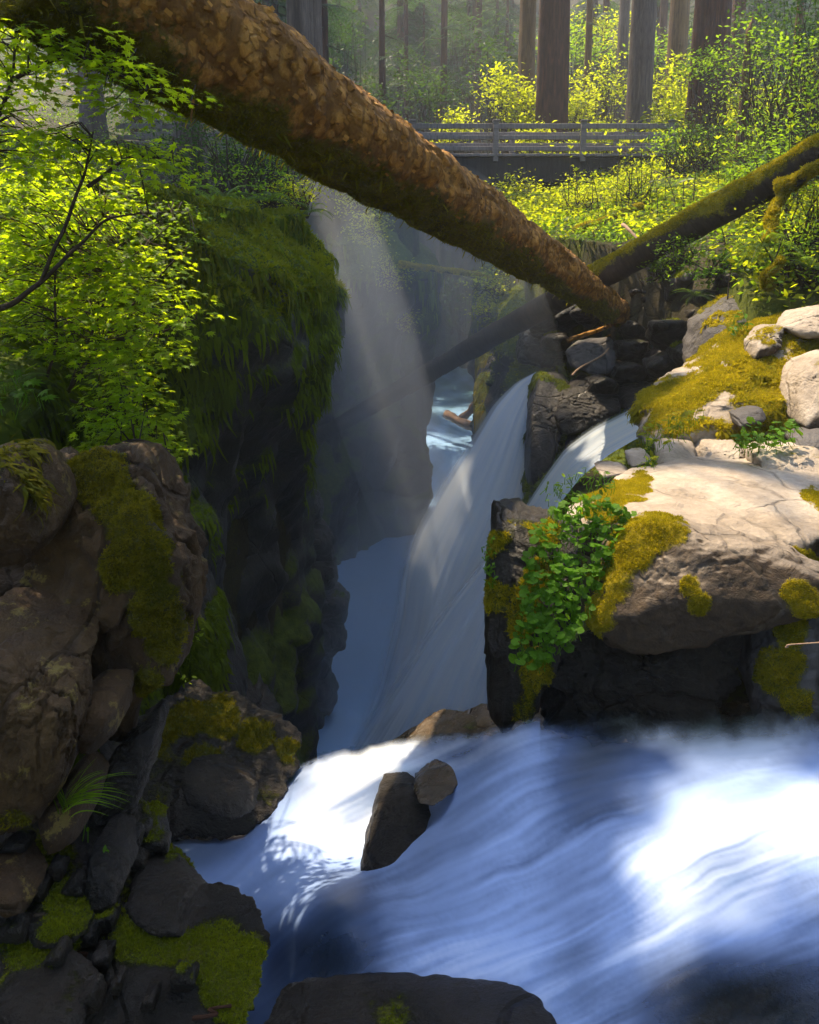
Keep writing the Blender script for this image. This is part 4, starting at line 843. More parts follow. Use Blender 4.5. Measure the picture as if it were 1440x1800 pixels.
# loose bark scales standing off the log
rg = np.random.default_rng(5); ps, nr = sample_mesh(V, T, (side[T].mean(1) > -.35)*1.0, 2600, rg)
nn = norm(nr+rg.normal(size=nr.shape)*.25); R = frames(nn, rg, norm(lb-la))
sc = np.array([[-1, -.55, 0], [1, -.5, .12], [.9, .6, .2], [-.9, .5, .05]])
SV, SF = inst(sc, np.array([[0, 1, 2], [0, 2, 3]]), ps+nr*.004, R, rg.uniform(.008, .03, len(ps)))
o = obj('bark_scales', SV, SF, 'bark_log', lroot, smooth=False, attrs={'moss': np.zeros(len(SV))}, uv=np.repeat(rg.random((len(ps), 2))*4, 4, 0)); o['kind'] = 'stuff'
def stub(p, d, L, r, parent, mat='bark_log', name='branch_stub', seed=0, bend=.1):
    t = np.linspace(0, 1, 14)[:, None]; p, d = np.asarray(p), norm(np.asarray(d))
    pp = p+d*L*t+np.array([0, 0, -bend*L])*t**2; V, Fs = tube(pp, r*(1-.55*t[:, 0]), 12, True, r*.35, seed, 6/max(r, .03)*.1)
    uv = np.c_[V[:, 0]+V[:, 1], V[:, 2]]
    return obj(name, V, Fs, mat, parent, attrs={'moss': np.zeros(len(V))}, uv=uv)
stub(P(527, 160, 6.3), P(592, 172, 6.15)-P(527, 160, 6.3), .36, .045, lroot, seed=1, bend=.05)
stub(P(905, 428, 10.5), P(1045, 505, 12.6)-P(905, 428, 10.5), 2.4, .055, lroot, 'bark_brown', 'split_limb', seed=2, bend=-.02)
stub(P(985, 475, 12.2), P(1030, 492, 12.4)-P(985, 475, 12.2), .5, .05, lroot, 'bark_brown', seed=3)
stub(P(1085, 562, 14.3), P(1160, 560, 14.0)-P(1085, 562, 14.3), .8, .05, lroot, 'bark_log', 'root', seed=4)
stub(P(1120, 560, 14.8), P(1035, 600, 14.0)-P(1120, 560, 14.8), 1.0, .04, lroot, 'bark_log', 'root', seed=5)
stub(P(340, 170, 4.9), P(335, 215, 4.9)-P(340, 170, 4.9), .14, .012, lroot, seed=6)

# the leaning log: gold moss on the bank, black and bare over the water
a2, b2 = P(1500, 235, 10.2), P(548, 772, 20.8)
root2 = empty('leaning_log', P(1040, 505, 13.6)); tag(root2, 'long leaning log, gold mossy on the bank and black over the slot', 'log')
V, Fs, uv, ang, pts, rad = log_tube(a2, b2, .25, .20, n=300, seg=48, seed=8, wob=.035)
px, _, _ = to_px(V); mk = np.clip(.62*ang[:, 2]+.55*fbm(V*1.5, 4, 5)+.5, 0, 1)*(.12+.88*sstep(950, 1060, px))
bk2 = obj('bark', V, Fs, 'bark_mossy', root2, attrs={'moss': mk}, uv=uv); T = tri(Fs)
moss_cover(V, T, mk, bk2, 'moss_gold', 2600, .03, .45, 20000, name='moss', seed=4)
stub(P(1095, 395, 13.4), P(1130, 420, 12.6)-P(1095, 395, 13.4), .7, .035, root2, 'driftwood', 'broken_limb', 7)

def small_log(a, b, r, label, mat, moss=0, mm='moss_gold', cat='log', seed=0, group=None, name='log', seg=16):
    a, b = np.asarray(a), np.asarray(b); rt = empty(name, b); tag(rt, label, cat, group)
    V, Fs, uv, ang, pts, rad = log_tube(a, b, r, r*.7, n=60, seg=seg, seed=seed, wob=r*.3, wobs=.5/r, sag=.0)
    mk = np.clip(moss+.4*ang[:, 2]*moss+.5*fbm(V*3, 3, seed), 0, 1)*(moss > 0)
    bo = obj('bark', V, Fs, mat, rt, attrs={'moss': mk}, uv=uv)
    if moss: moss_cover(V, tri(Fs), mk, bo, mm, 5000, .03, .4, 2500, seed=seed)
    return rt
small_log(P(700, 464, 20.5), P(862, 486, 20.0), .085, 'thin mossy yellow branch jutting over the slot', 'bark_mossy', .8, seed=21, name='mossy_branch', cat='branch')
small_log(P(785, 728, 37.5), P(850, 762, 35.5), .26, 'pale broken drift log in the bright rapids', 'driftwood', seed=22, name='drift_log')
small_log(P(812, 738, 37.8), P(838, 708, 36.8), .24, 'reddish drift log stub behind the pale drift log', 'bark_brown', seed=23, name='drift_log')
small_log(P(1015, 405, 16.5), P(1130, 362, 17), .09, 'thin mossy stick lying on the leafy bank below the bridge', 'bark_mossy', .7, seed=24, name='mossy_stick', cat='stick')
small_log(P(1370, 330, 10.4), P(1460, 285, 9.6), .10, 'short pale-tipped mossy stick crossing above the leaning log', 'bark_mossy', .8, seed=25, name='mossy_stick', cat='stick')
small_log(P(1345, 425, 9.9), P(1378, 330, 10.4), .075, 'moss-sleeved stem curving up behind the sword fern', 'bark_mossy', .9, seed=26, name='mossy_sapling', cat='sapling')
small_log(P(1345, 505, 9.6), P(1368, 455, 9.4), .06, 'short mossy stem standing on the mossy stones', 'bark_mossy', .9, seed=27, name='mossy_sapling', cat='sapling')
small_log(P(1005, 660, 12.8), P(1072, 612, 13.2), .02, 'thin bare twig lying on the bare grey block', 'driftwood', seed=28, name='twig', cat='twig', seg=8)
small_log(P(1000, 600, 13.9), P(1100, 560, 14), .045, 'orange-brown stick under the tip of the big log', 'bark_log', seed=29, name='stick', cat='stick', seg=10)
small_log(P(48, 1652, 2.55), P(165, 1678, 2.62), .011, 'reddish twig lying on the dark stones at bottom left', 'bark_red', seed=30, name='twig', cat='twig', seg=8)
small_log(P(345, 1790, 2.42), P(402, 1768, 2.5), .008, 'short red twig stuck in the moss at the bottom', 'bark_red', seed=31, name='twig', cat='twig', seg=8)
small_log(P(50, 1610, 2.6), P(120, 1590, 2.72), .006, 'thin dark twig just above the reddish one', 'twig', seed=32, name='twig', cat='twig', seg=8)
small_log(P(1368, 1138, 3.85), P(1440, 1128, 3.85), .005, 'tiny stick caught on the side of the pale boulder', 'driftwood', seed=33, name='twig', cat='twig', seg=6)

# ------------------------------------------------------------------ footbridge
def bridge():
    d = 25.0; zt = P(0, 272, d)[2]; x0, x1 = -9.5, 8.7
    rt = empty('footbridge', ((x0+x1)/2, d+.9, zt-.9)); tag(rt, 'weathered wooden footbridge with three-bar railings high over the slot', 'bridge')
    def bx(name, c, s, mat):
        V, F_ = box((0, 0, 0), s); V2 = V*1.0
        L = np.argmax(s); uv = np.c_[V[:, (L+1) % 3]+V[:, (L+2) % 3], V[:, L]]
        me = mesh(name, V, F_, mat, smooth=False, uv=uv); o = link(name, me, rt); o.location = np.asarray(c)-wloc(rt)
        m = o.modifiers.new('edge', 'BEVEL'); m.width = .012; m.segments = 1
        return o
    for yy in (d+.12, d+.9, d+1.7): bx('stringer', ((x0+x1)/2, yy, zt-.47), (x1-x0, .3, .78), 'dark_wood')
    pl = None; n = 74; w = (x1-x0)/n
    for k in range(n):
        c = (x0+w*(k+.5), d+.9, zt-.035+.006*((k*7) % 3))
        if pl is None: pl = bx('deck_plank', c, (w-.015, 2.1, .08), 'rail_wood')
        else:
            o = pl.copy(); COL.objects.link(o); o.parent = rt; o.location = np.asarray(c)-wloc(rt)
    for side, yy, posts in ((0, d-.06, [-640, 300, 440, 585, 725, 865, 1012, 1160]), (1, d+1.86, [400, 560, 735, 893, 1068, 1150])):
        for p in posts:
            xx = (p-720)/F_PX*(d+.0 if not side else d+1.9)
            if xx < x0 or xx > x1: continue
            po = bx('post', (xx, yy, zt+.40), (.17, .15, 1.24), 'rail_wood')
            if side == 0:
                pc = bx('post_cap', (xx, yy-.02, zt+1.04), (.22, .22, .05), 'rail_wood'); pc.parent = po; pc.location = (0, -.02, .64)
        s = .12 if side == 0 else -.12
        for zz, hh in ((.90, .16), (.55, .14), (.20, .14)):
            for a, b in ((x0, -3.5), (-3.49, 2.7), (2.71, x1)):
                bx('rail', ((a+b)/2, yy+s, zt+zz), (b-a, .07, hh), 'rail_wood')
    return rt
bridge()
# ------------------------------------------------------------------ trees with visible trunks
def trunk_mesh(x, y, z0, h, r, seed=0, lean=(0, 0), seg=28, flare=.6, n=60, flute=.06):
    t = np.linspace(0, 1, n); pts = np.c_[x+lean[0]*t*h, y+lean[1]*t*h, z0-.6+t*(h+.6)]
    rad = r*(1-.6*t)+r*flare*np.exp(-t*h/1.1)
    V, Fs = tube(pts, rad, seg, True)
    q = V[:n*seg]; c = np.repeat(pts, seg, 0); dr = norm((q-c)*np.array([1, 1, 0])); a = np.arctan2(dr[:, 1], dr[:, 0])
    k = fbm(np.c_[np.cos(a)*2.2, np.sin(a)*2.2, q[:, 2]*.12+seed], 4, seed)
    V[:n*seg] += dr*(k*r*flute*3)[:, None]
    th = np.tile(1-np.abs(np.linspace(0, 1, seg, endpoint=False)*2-1), n)
    uv = np.r_[np.c_[th*np.pi*np.repeat(rad, seg), np.repeat(pts[:, 2], seg)], [[0, 0], [0, 1]]]
    return V, Fs, uv
def bough_template(seed=0, dens=11):
    """one drooping conifer bough, 1 m long along +x, as flat needle sprays"""
    rg = np.random.default_rng(seed); V, Fc = [], []
    def quad(a, d, w, L):
        s = norm(np.cross(d, [0, 0, 1.]))*w; i = len(V)
        e = a+d*L; m = a+d*L*.5+np.array([0, 0, -.02*L])
        V.extend([a, m+s, e, m-s]); Fc.append([i, i+1, i+2, i+3])
    for k in range(dens):
        t = (k+.6)/dens; c = np.array([t, 0, .10*math.sin(t*2.4)-.28*t*t])
        for sg in (-1, 1):
            L = (.42*(1-t)**.7+.08)*rg.uniform(.7, 1.2); d = norm(np.array([.75, sg*.9, -.18+rg.normal()*.12])); 
            m = max(2, int(L/.07))
            for j in range(m):
                u = (j+.3)/m; p = c+d*L*u+np.array([0, 0, -.18*L*u*u])
                for s2 in (-1, 1):
                    dd = norm(d+np.array([.4, s2*.9, -.25])*rg.uniform(.5, 1.1)); quad(p, dd, .014, .10*(1-.5*u)*rg.uniform(.8, 1.4))
    return np.array(V), np.array(Fc)
BOUGH = [bough_template(1, 11), bough_template(2, 9)]
def boughs(pos, az, L, droop, rng, which=0):
    """boughs at pos, pointing along azimuth az"""
    n = len(pos); x = np.c_[np.cos(az), np.sin(az), -droop]; x = norm(x); up = np.tile([0, 0, 1.], (n, 1))+rng.normal(size=(n, 3))*.15
    y = norm(np.cross(up, x)); z = np.cross(x, y)
    return inst(BOUGH[which][0], BOUGH[which][1], pos, np.stack([x, y, z], -1), L)
def conifer(x, y, h, r, label, bark='bark_brown', crown=(.15, 1.0), nb=60, spread=3.0, needles='needles', group=None, seed=0, lean=(0, 0), name='conifer', z0=None, flare=.5, side=None):
    rg = np.random.default_rng(seed+77)
    z0 = float(bank_z(np.array([x]), np.array([y]))[0]) if z0 is None else z0
    rt = empty(name, (x, y, z0)); tag(rt, label, 'tree', group)
    V, Fs, uv = trunk_mesh(x, y, z0, h, r, seed, lean, 20 if r < .3 else 32, flare)
    tk = obj('trunk', V, Fs, bark, rt, uv=uv, attrs={'moss': 0*V[:, 0]})
    if nb:
        t = rg.uniform(crown[0], crown[1], nb); az = rg.uniform(0, 2*math.pi, nb)
        if side is not None: az = side+rg.normal(size=nb)*.7
        pos = np.c_[x+lean[0]*t*h, y+lean[1]*t*h, z0+t*h]
        L = spread*(1-.75*np.clip((t-crown[0])/(1.02-crown[0]), 0, 1))*rg.uniform(.7, 1.15, nb)
        dr = rg.uniform(.05, .5, nb)
        a, Fa = boughs(pos, az, L, dr, rg, seed % 2)
        tn = np.repeat(np.clip(rg.normal(.5, .22, nb), 0, 1), len(BOUGH[seed % 2][0]))
        st = []
        for k in range(nb):
            d = np.array([math.cos(az[k]), math.sin(az[k]), -dr[k]]); st.append(tube(np.array([pos[k], pos[k]+norm(d)*L[k]*.55+[0, 0, .05], pos[k]+norm(d)*L[k]*.95+[0, 0, -.14*L[k]]]), [.03+.004*L[k], .018, .006], 4, False))
        sv, sf = join(st)
        c = obj('crown', a, Fa, needles, rt, attrs={'tint': tn})
        obj('branches', sv, sf, 'twig', tk, uv=sv[:, :2])['kind'] = 'stuff'
    return rt
def atpx(px, d): return (px-720)/F_PX*d*1.0/ (CP+((900-150-SHIFT)/F_PX)*SP)
TR = [  # px, d, trunk radius, height, bark, label, nb, spread
    (925, 34, .40, 34, 'bark_brown', 'brown trunk just left of the big red-barked trunk behind the bridge', 10, 3.0),
    (971, 29.5, .60, 42, 'bark_red', 'big dark red-barked trunk standing right behind the bridge railing', 6, 3.0),
    (1032, 37, .20, 26, 'bark_brown', 'slim mossy trunk between the red-barked and grey trunks', 14, 2.0),
    (1092, 42, .32, 36, 'bark_grey', 'narrow pale trunk partly hidden by the wide grey trunk', 6, 2.5),
    (1125, 30.5, .48, 42, 'bark_grey', 'wide smooth grey trunk behind the right end of the railing', 6, 3.0),
    (1188, 37, .48, 40, 'bark_brown', 'brown trunk right of the wide grey trunk', 6, 3.0),
    (1243, 27.5, .62, 44, 'bark_red', 'massive dark trunk at the right end of the bridge', 6, 3.2),
    (1395, 24, .12, 14, 'bark_brown', 'thin dark trunk in the bushes near the right edge', 10, 1.5),
    (573, 40, .20, 26, 'bark_red', 'slim dark trunk above the big log in the misty wood', 26, 2.6),
    (672, 46, .22, 30, 'bark_red', 'slim trunk left of the bridge in the misty wood', 24, 2.6),
    (714, 55, .18, 28, 'bark_red', 'thin far trunk in the misty wood above the railing', 20, 2.4),
    (505, 52, .18, 28, 'bark_red', 'thin far trunk left of the slim dark trunk', 22, 2.6),
    (780, 50, .24, 32, 'bark_red', 'misty trunk above the middle of the railing', 26, 2.8),
    (840, 56, .26, 34, 'bark_red', 'misty far trunk left of the sunny bush', 26, 2.8),
    (1060, 52, .26, 36, 'bark_red', 'far dark trunk between the slim mossy and grey trunks', 12, 2.6),
    (1160, 55, .30, 36, 'bark_red', 'far dark trunk behind the gap right of the grey trunk', 12, 2.6),
    (1290, 40, .34, 38, 'bark_red', 'dark trunk behind the broken snag', 12, 3.0)]
for i, (px, d, r, h, bk_, lb_, nb, sp) in enumerate(TR):
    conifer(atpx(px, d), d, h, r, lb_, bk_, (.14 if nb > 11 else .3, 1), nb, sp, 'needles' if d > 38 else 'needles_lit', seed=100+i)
# snag
zb = float(bank_z(np.array([9.5]), np.array([21.0]))[0]); xx = atpx(1310, 21)
V, Fs, uv = trunk_mesh(xx, 21, zb, P(1310, 34, 21)[2]-zb, .16, 5, flare=.3, seg=18, n=40); top = V[:, 2] > V[:, 2].max()-.7
V[top, 2] += .45*vnoise(V[top]*6, 4)
rt = empty('snag', (xx, 21, zb)); tag(rt, 'broken bare snag among the bushes right of the massive dark trunk', 'tree'); obj('trunk', V, Fs, 'bark_brown', rt, uv=uv, attrs={'moss': 0*V[:, 0]})
# misty understory conifers: alike, in the wood behind the bridge
rg = np.random.default_rng(31)
for i in range(90):
    d = rg.uniform(40, 100); px = rg.uniform(-150, 1500) if i > 40 else rg.uniform(380, 900)
    x = atpx(px, d); h = rg.uniform(9, 24)
    if CL(np.array([d]))[0]-1 < x < CR(np.array([d]))[0]+1 and d < 60: continue
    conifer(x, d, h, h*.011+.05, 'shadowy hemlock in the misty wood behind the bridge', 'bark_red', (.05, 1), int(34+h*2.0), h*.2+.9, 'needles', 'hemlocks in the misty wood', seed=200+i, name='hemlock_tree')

# ------------------------------------------------------------------ leafy shrubs
def shrub(px, py, d, r, n, label, mat='leaf_green', leaf='oval', size=.07, stems=6, seed=0, group=None, flat=.45, stem_mat='twig', name='shrub', zs=.8, ground=None, cat='shrub'):
    rg = np.random.default_rng(seed+1000); c = P(px, py, d)
    gz_ = (float(bank_z(np.array([c[0]]), np.array([c[1]]))[0]) if ground is None else ground)
    gz_ = min(gz_, c[2]-.15)
    rt = empty(name, (c[0], c[1], gz_)); tag(rt, label, cat, group)
    k = max(5, int(n/22)); u = norm(rg.normal(size=(k, 3)))*rg.random((k, 1))**.5*np.array([1, 1, zs])*r; cc = c+u
    st = []
    for j in range(k):
        b0 = np.array([c[0], c[1], gz_])+rg.normal(size=3)*np.array([.25, .25, 0])*r; mid = (b0+cc[j])/2+rg.normal(size=3)*.12*r
        st.append(tube(np.array([b0, mid, cc[j]]), np.array([.014, .009, .004])*(1+r*.5), 4, False))
    sv, sf = join(st); obj('stems', sv, sf, stem_mat, rt, uv=sv[:, :2])['kind'] = 'stuff'
    m = np.repeat(np.arange(k), n//k+1)[:n]; off = rg.normal(size=(len(m), 3))*np.array([.34, .34, .15])*r*.75
    pos = cc[m]+off; nrm = np.tile([0, 0, 1.], (len(m), 1))+rg.normal(size=(len(m), 3))*flat
    nrm -= .25*off/np.maximum(r, .1)
    V, F_, kk = leaves(leaf, pos, nrm, size*rg.uniform(.6, 1.25, len(m)), rg)
    tn = np.repeat(np.clip(.5+.35*fbm(pos*1.5, 2, seed)+rg.normal(size=len(m))*.18, 0, 1), kk)
    obj('foliage', V, F_, mat, rt, attrs={'tint': tn}, smooth=False)
    return rt
SH = [  # px py d r n label mat size
    (900, 165, 31, 1.3, 620, 'sunny yellow-green vine maple between the bridge and the brown trunk', 'leaf_yellow', .15),
    (930, 205, 30, 1.0, 420, 'low sunny shrub at the foot of the brown trunk', 'leaf_yellow', .14),
    (1010, 190, 33, 1.2, 480, 'sunny shrub between the red-barked and grey trunks', 'leaf_yellow', .15),
    (1060, 150, 36, 1.6, 520, 'tall yellow-green shrub behind the slim mossy trunk', 'leaf_yellow', .16),
    (1190, 150, 33, 1.5, 620, 'bright yellow shrub right of the wide grey trunk', 'leaf_yellow', .16),
    (1185, 205, 29, 1.0, 420, 'bright low shrub at the right end of the railing', 'leaf_yellow', .14),
    (1300, 200, 26, 1.1, 420, 'sunlit shrub behind the snag', 'leaf_yellow', .12),
    (800, 225, 34, 1.2, 420, 'sunlit low shrub seen through the left part of the railing', 'leaf_yellow', .14),
    (940, 250, 28.5, .9, 420, 'sunlit shrub seen through the middle of the railing', 'leaf_yellow', .13),
    (1060, 250, 28.5, .9, 420, 'sunlit shrub seen through the right part of the railing', 'leaf_yellow', .13),
    (900, 350, 23.5, 1.0, 620, 'golden shrub directly below the bridge beam', 'leaf_yellow', .10),
    (960, 380, 21.5, .9, 520, 'golden-green shrub on the bank under the bridge', 'leaf_yellow', .10),
    (880, 400, 22, .8, 420, 'dangling golden shrub at the edge of the slot under the bridge', 'leaf_yellow', .09),
    (1250, 110, 24, 1.1, 380, 'leafy spray in front of the massive dark trunk', 'leaf_green', .10),
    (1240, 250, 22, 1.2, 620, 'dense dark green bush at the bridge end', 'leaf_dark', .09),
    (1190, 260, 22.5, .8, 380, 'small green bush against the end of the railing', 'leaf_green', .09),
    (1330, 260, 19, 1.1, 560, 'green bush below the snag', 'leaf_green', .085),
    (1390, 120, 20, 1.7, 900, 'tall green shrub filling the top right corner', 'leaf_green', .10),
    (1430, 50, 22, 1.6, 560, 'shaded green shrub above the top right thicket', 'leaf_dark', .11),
    (1430, 230, 17, 1.3, 620, 'leafy bush at the right edge above the leaning log', 'leaf_green', .085),
    (1360, 300, 14, .8, 560, 'fresh green bush above the mossy end of the leaning log', 'leaf_green', .06),
    (1300, 320, 15, .6, 380, 'light green shrub behind the top of the leaning log', 'leaf_green', .06),
    (1430, 370, 10.5, .7, 620, 'yellow-green bush at the right edge below the leaning log', 'leaf_yellow', .05),
    (1400, 420, 9.8, .5, 420, 'low green plants between the fern and the right edge', 'leaf_green', .045),
    (1200, 445, 11.8, .42, 380, 'small round green shrub under the leaning log', 'leaf_green', .045),
    (1250, 470, 11.3, .35, 300, 'low clover-like plant below the small round shrub', 'leaf_clover', .045),
    (1160, 470, 12.5, .3, 220, 'tiny leafy plant on the stones below the leaning log', 'leaf_green', .045),
    (1060, 420, 15.5, .6, 380, 'green plants on the bank behind the leaning log', 'leaf_green', .06),
    (870, 500, 18.6, .7, 560, 'yellow-green bush clinging above the mossy rock column', 'leaf_yellow', .065),
    (900, 470, 18.8, .6, 420, 'green bush behind the leaning log near the slot', 'leaf_green', .06),
    (860, 545, 18, .4, 300, 'leafy tuft hanging down the mossy rock column', 'leaf_yellow', .055),
    (655, 400, 21.5, .75, 520, 'golden backlit shrub on the far rim of the slot', 'leaf_yellow', .07),
    (690, 480, 23, .7, 420, 'golden leaves trailing down the far wall of the slot', 'leaf_yellow', .07),
    (705, 560, 24, .6, 320, 'lower trailing leaves on the far wall of the slot', 'leaf_yellow', .065),
    (625, 350, 19, .6, 320, 'bright leaves just under the big log above the far rim', 'leaf_yellow', .065),
    (520, 335, 14, .55, 520, 'sunlit bush on the moss mound under the big log', 'leaf_yellow', .05),
    (470, 285, 15, .9, 620, 'green bush behind the moss mound', 'leaf_green', .06),
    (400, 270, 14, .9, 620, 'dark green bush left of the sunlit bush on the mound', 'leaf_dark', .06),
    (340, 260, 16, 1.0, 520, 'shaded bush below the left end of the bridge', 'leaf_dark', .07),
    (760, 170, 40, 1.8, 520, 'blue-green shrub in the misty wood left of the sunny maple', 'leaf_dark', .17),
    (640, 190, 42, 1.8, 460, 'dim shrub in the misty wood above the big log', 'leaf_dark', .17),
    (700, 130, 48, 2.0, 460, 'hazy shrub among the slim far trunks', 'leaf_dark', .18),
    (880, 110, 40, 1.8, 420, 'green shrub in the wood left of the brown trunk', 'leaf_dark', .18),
    (1010, 90, 44, 2.2, 520, 'tall green shrub between the red-barked trunk and the slim mossy one', 'leaf_green', .2),
    (1070, 60, 48, 2.4, 480, 'gold-green foliage high between the slim and grey trunks', 'leaf_yellow', .2),
    (1165, 90, 42, 1.8, 420, 'green foliage beside the brown trunk right of the grey one', 'leaf_green', .18),
    (1215, 170, 31, 1.1, 380, 'sunny shrub at the foot of the massive dark trunk', 'leaf_yellow', .13),
    (1340, 60, 30, 1.8, 520, 'dark foliage behind the snag top', 'leaf_dark', .15),
    (1120, 330, 19, .8, 420, 'bright mound of plants below the bridge end', 'leaf_yellow', .08),
    (1020, 350, 20, .8, 420, 'bright plants in front of the bridge beam', 'leaf_yellow', .08),
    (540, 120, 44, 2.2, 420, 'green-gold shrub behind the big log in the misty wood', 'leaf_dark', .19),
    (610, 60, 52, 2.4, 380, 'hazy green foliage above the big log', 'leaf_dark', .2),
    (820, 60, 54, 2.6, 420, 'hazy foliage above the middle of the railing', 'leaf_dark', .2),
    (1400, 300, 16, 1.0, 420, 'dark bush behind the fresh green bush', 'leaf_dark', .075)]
for i, (px, py, d, r, n, lb_, m, sz) in enumerate(SH):
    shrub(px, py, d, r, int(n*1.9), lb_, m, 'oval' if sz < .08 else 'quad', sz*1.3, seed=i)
# far side of the gorge below the bridge: dim hanging foliage
for i in range(16):
    d = rg.uniform(46, 72); px = rg.uniform(600, 900); py = rg.uniform(350, 640)
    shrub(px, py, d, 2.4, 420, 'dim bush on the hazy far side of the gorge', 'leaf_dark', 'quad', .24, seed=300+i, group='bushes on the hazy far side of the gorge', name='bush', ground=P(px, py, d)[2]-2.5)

# ferns
def frond(L, seed, n=22):
    rg = np.random.default_rng(seed); V, Fc = [], []
    for k in range(n):
        t = (k+1)/n; x = t; z = .55*t-.75*t*t; w = .17*math.sin(math.pi*min(1, t*.92+.10))**.8
        for sg in (-1, 1):
            i = len(V); V += [[x, 0, z], [x+.012, sg*w*.5, z-.01], [x+.05, sg*w, z-.05], [x-.022, sg*w*.5, z-.01]]
            Fc.append([i, i+1, i+2, i+3])
    for k in range(10):
        t = k/10; t2 = (k+1)/10; i = len(V)
        V += [[t, -.006, .55*t-.75*t*t], [t, .006, .55*t-.75*t*t], [t2, .006, .55*t2-.75*t2*t2], [t2, -.006, .55*t2-.75*t2*t2]]; Fc.append([i, i+1, i+2, i+3])
    return np.array(V), np.array(Fc)
FR = frond(1, 0)
def fern(px, py, d, L, n, label, seed=0, mat='fern', base=None):
    rg = np.random.default_rng(seed+40); c = P(px, py, d) if base is None else np.asarray(base)
    rt = empty('sword_fern', c); tag(rt, label, 'fern')
    az = np.linspace(0, 2*math.pi, n, endpoint=False)+rg.uniform(-.25, .25, n)
    me = [mesh('frond', FR[0], FR[1], mat, smooth=False, attrs={'tint': np.full(len(FR[0]), q)}) for q in (.2, .5, .85)]
    for k in range(n):
        o = link('frond', me[k % 3], rt); s = L*rg.uniform(.75, 1.1); o.scale = (s, s, s)
        o.rotation_euler = (rg.normal()*.15, rg.uniform(-.5, .25), az[k])
    return rt
fern(1345, 432, 9.9, .62, 16, 'large sword fern with pale arching fronds below the leaning log', 1)
fern(1052, 425, 15.8, .75, 12, 'sword fern on the bank behind the leaning log', 2)
fern(1000, 445, 16.3, .7, 11, 'sword fern near the slot edge behind the big log', 3)
fern(1290, 345, 12.8, .6, 11, 'sword fern peeking over the leaning log', 4)
fern(1420, 470, 9.4, .5, 12, 'small sword fern at the right edge above the mossy stones', 5)
fern(1180, 330, 17.5, .8, 10, 'sword fern in the sunny plants below the bridge end', 6)
fern(930, 345, 22.6, .9, 10, 'sword fern in the shade under the bridge beam', 7)
fern(1225, 520, 11.2, .4, 10, 'small fern between the dark stones and the moss curtains', 8)
fern(470, 352, 12.6, .6, 12, 'fern arching over the top of the moss mound', 10)
fern(395, 350, 11.2, .55, 12, 'fern on the rim left of the arching one', 11)
fern(320, 345, 9.6, .5, 12, 'fern on the rim just right of the maple leaves', 12)
fern(545, 372, 13.4, .5, 10, 'bright fern at the corner of the moss mound', 13)
fern(20, 690, 4.6, .35, 9, 'fern hanging under the maple at the left edge', 9)

# slender shoots topped by a tuft of young leaves
def shoot_mesh(seed):
    rg = np.random.default_rng(seed); h = 1.0; b = rg.normal(size=2)*.12; t = np.linspace(0, 1, 6)
    pts = np.c_[b[0]*t*t, b[1]*t*t, t*h]
    sv, sf = tube(pts, np.linspace(.012, .006, 6), 5, False)
    n = 6; az = np.linspace(0, 6.28, n, endpoint=False)+rg.uniform(0, 1)
    d = np.c_[np.cos(az)*.75, np.sin(az)*.75, np.full(n, .8)]; nr = np.c_[-np.cos(az)*.8, -np.sin(az)*.8, np.full(n, .75)]
    x = norm(d); z = norm(nr-(nr*x).sum(1, keepdims=True)*x); y = np.cross(z, x)
    lv, lf = inst(*LEAF['oval'], np.tile(pts[-1], (n, 1)), np.stack([x, y, z], -1), rg.uniform(.09, .14, n))
    for k in range(2):
        p = pts[3+k]; a = rg.uniform(0, 6.28); xx_ = norm(np.array([[math.cos(a), math.sin(a), .5]])); zz_ = norm(np.array([[-math.cos(a)*.5, -math.sin(a)*.5, 1.0]])); v2, f2 = inst(*LEAF['oval'], p[None], np.stack([xx_, np.cross(zz_, xx_), zz_], -1), .12)
        lf = np.concatenate([lf, f2+len(lv)]); lv = np.concatenate([lv, v2])
    return (mesh('stem', sv, sf, 'twig', uv=sv[:, [0, 2]]), mesh('leaf_tuft', lv, lf, 'leaf_yellow', smooth=False, attrs={'tint': np.full(len(lv), rg.uniform(.2, .8))}))
SHM = [shoot_mesh(k) for k in range(5)]
SPX = [(1002, 262, 18.5), (1020, 300, 18), (1043, 310, 17.8), (1058, 272, 18), (1068, 345, 17), (1088, 258, 18.5), (1098, 332, 17), (1110, 265, 18.2), (1118, 268, 18), (1133, 250, 18.5), (1146, 278, 17.6), (1160, 312, 16.8), (1175, 248, 18.5), (1192, 300, 17), (1207, 262, 17.5), (1225, 258, 17), (1270, 245, 16), (1278, 290, 15.5), (1284, 340, 14.5), (1395, 225, 14), (1405, 212, 14), (1418, 190, 14.3), (1412, 248, 13.5), (1436, 225, 13.8), (1368, 380, 10.6), (1440, 260, 13), (1282, 370, 11.8), (1285, 445, 10.4)]
SPX.sort()
for i, q in enumerate(SPX):
    nth = ['first', 'second', 'third'][i] if i < 3 else '%dth' % (i+1) if (i+1) not in (21, 22, 23) else {21: '21st', 22: '22nd', 23: '23rd'}[i+1]
    top = P(*q); g0 = min(float(bank_z(np.array([top[0]]), np.array([top[1]]))[0]), top[2]-.7); hh = top[2]-g0
    rt = empty('leafy_shoot', (top[0], top[1], g0))
    tag(rt, 'slender shoot with a tuft of young leaves, %s from the left on the sunny bank' % nth, 'shoot', 'leafy shoots rising from the sunny bank')
    a, b = SHM[i % 5]; so = link('stem', a, rt); so.scale = (1, 1, hh-.02); lo = link('leaf_tuft', b, rt); lo['kind'] = 'stuff'; k = hh; 
    v = np.array([0, 0, hh-1.0]); lo.location = v; rt.rotation_euler[2] = i*1.3

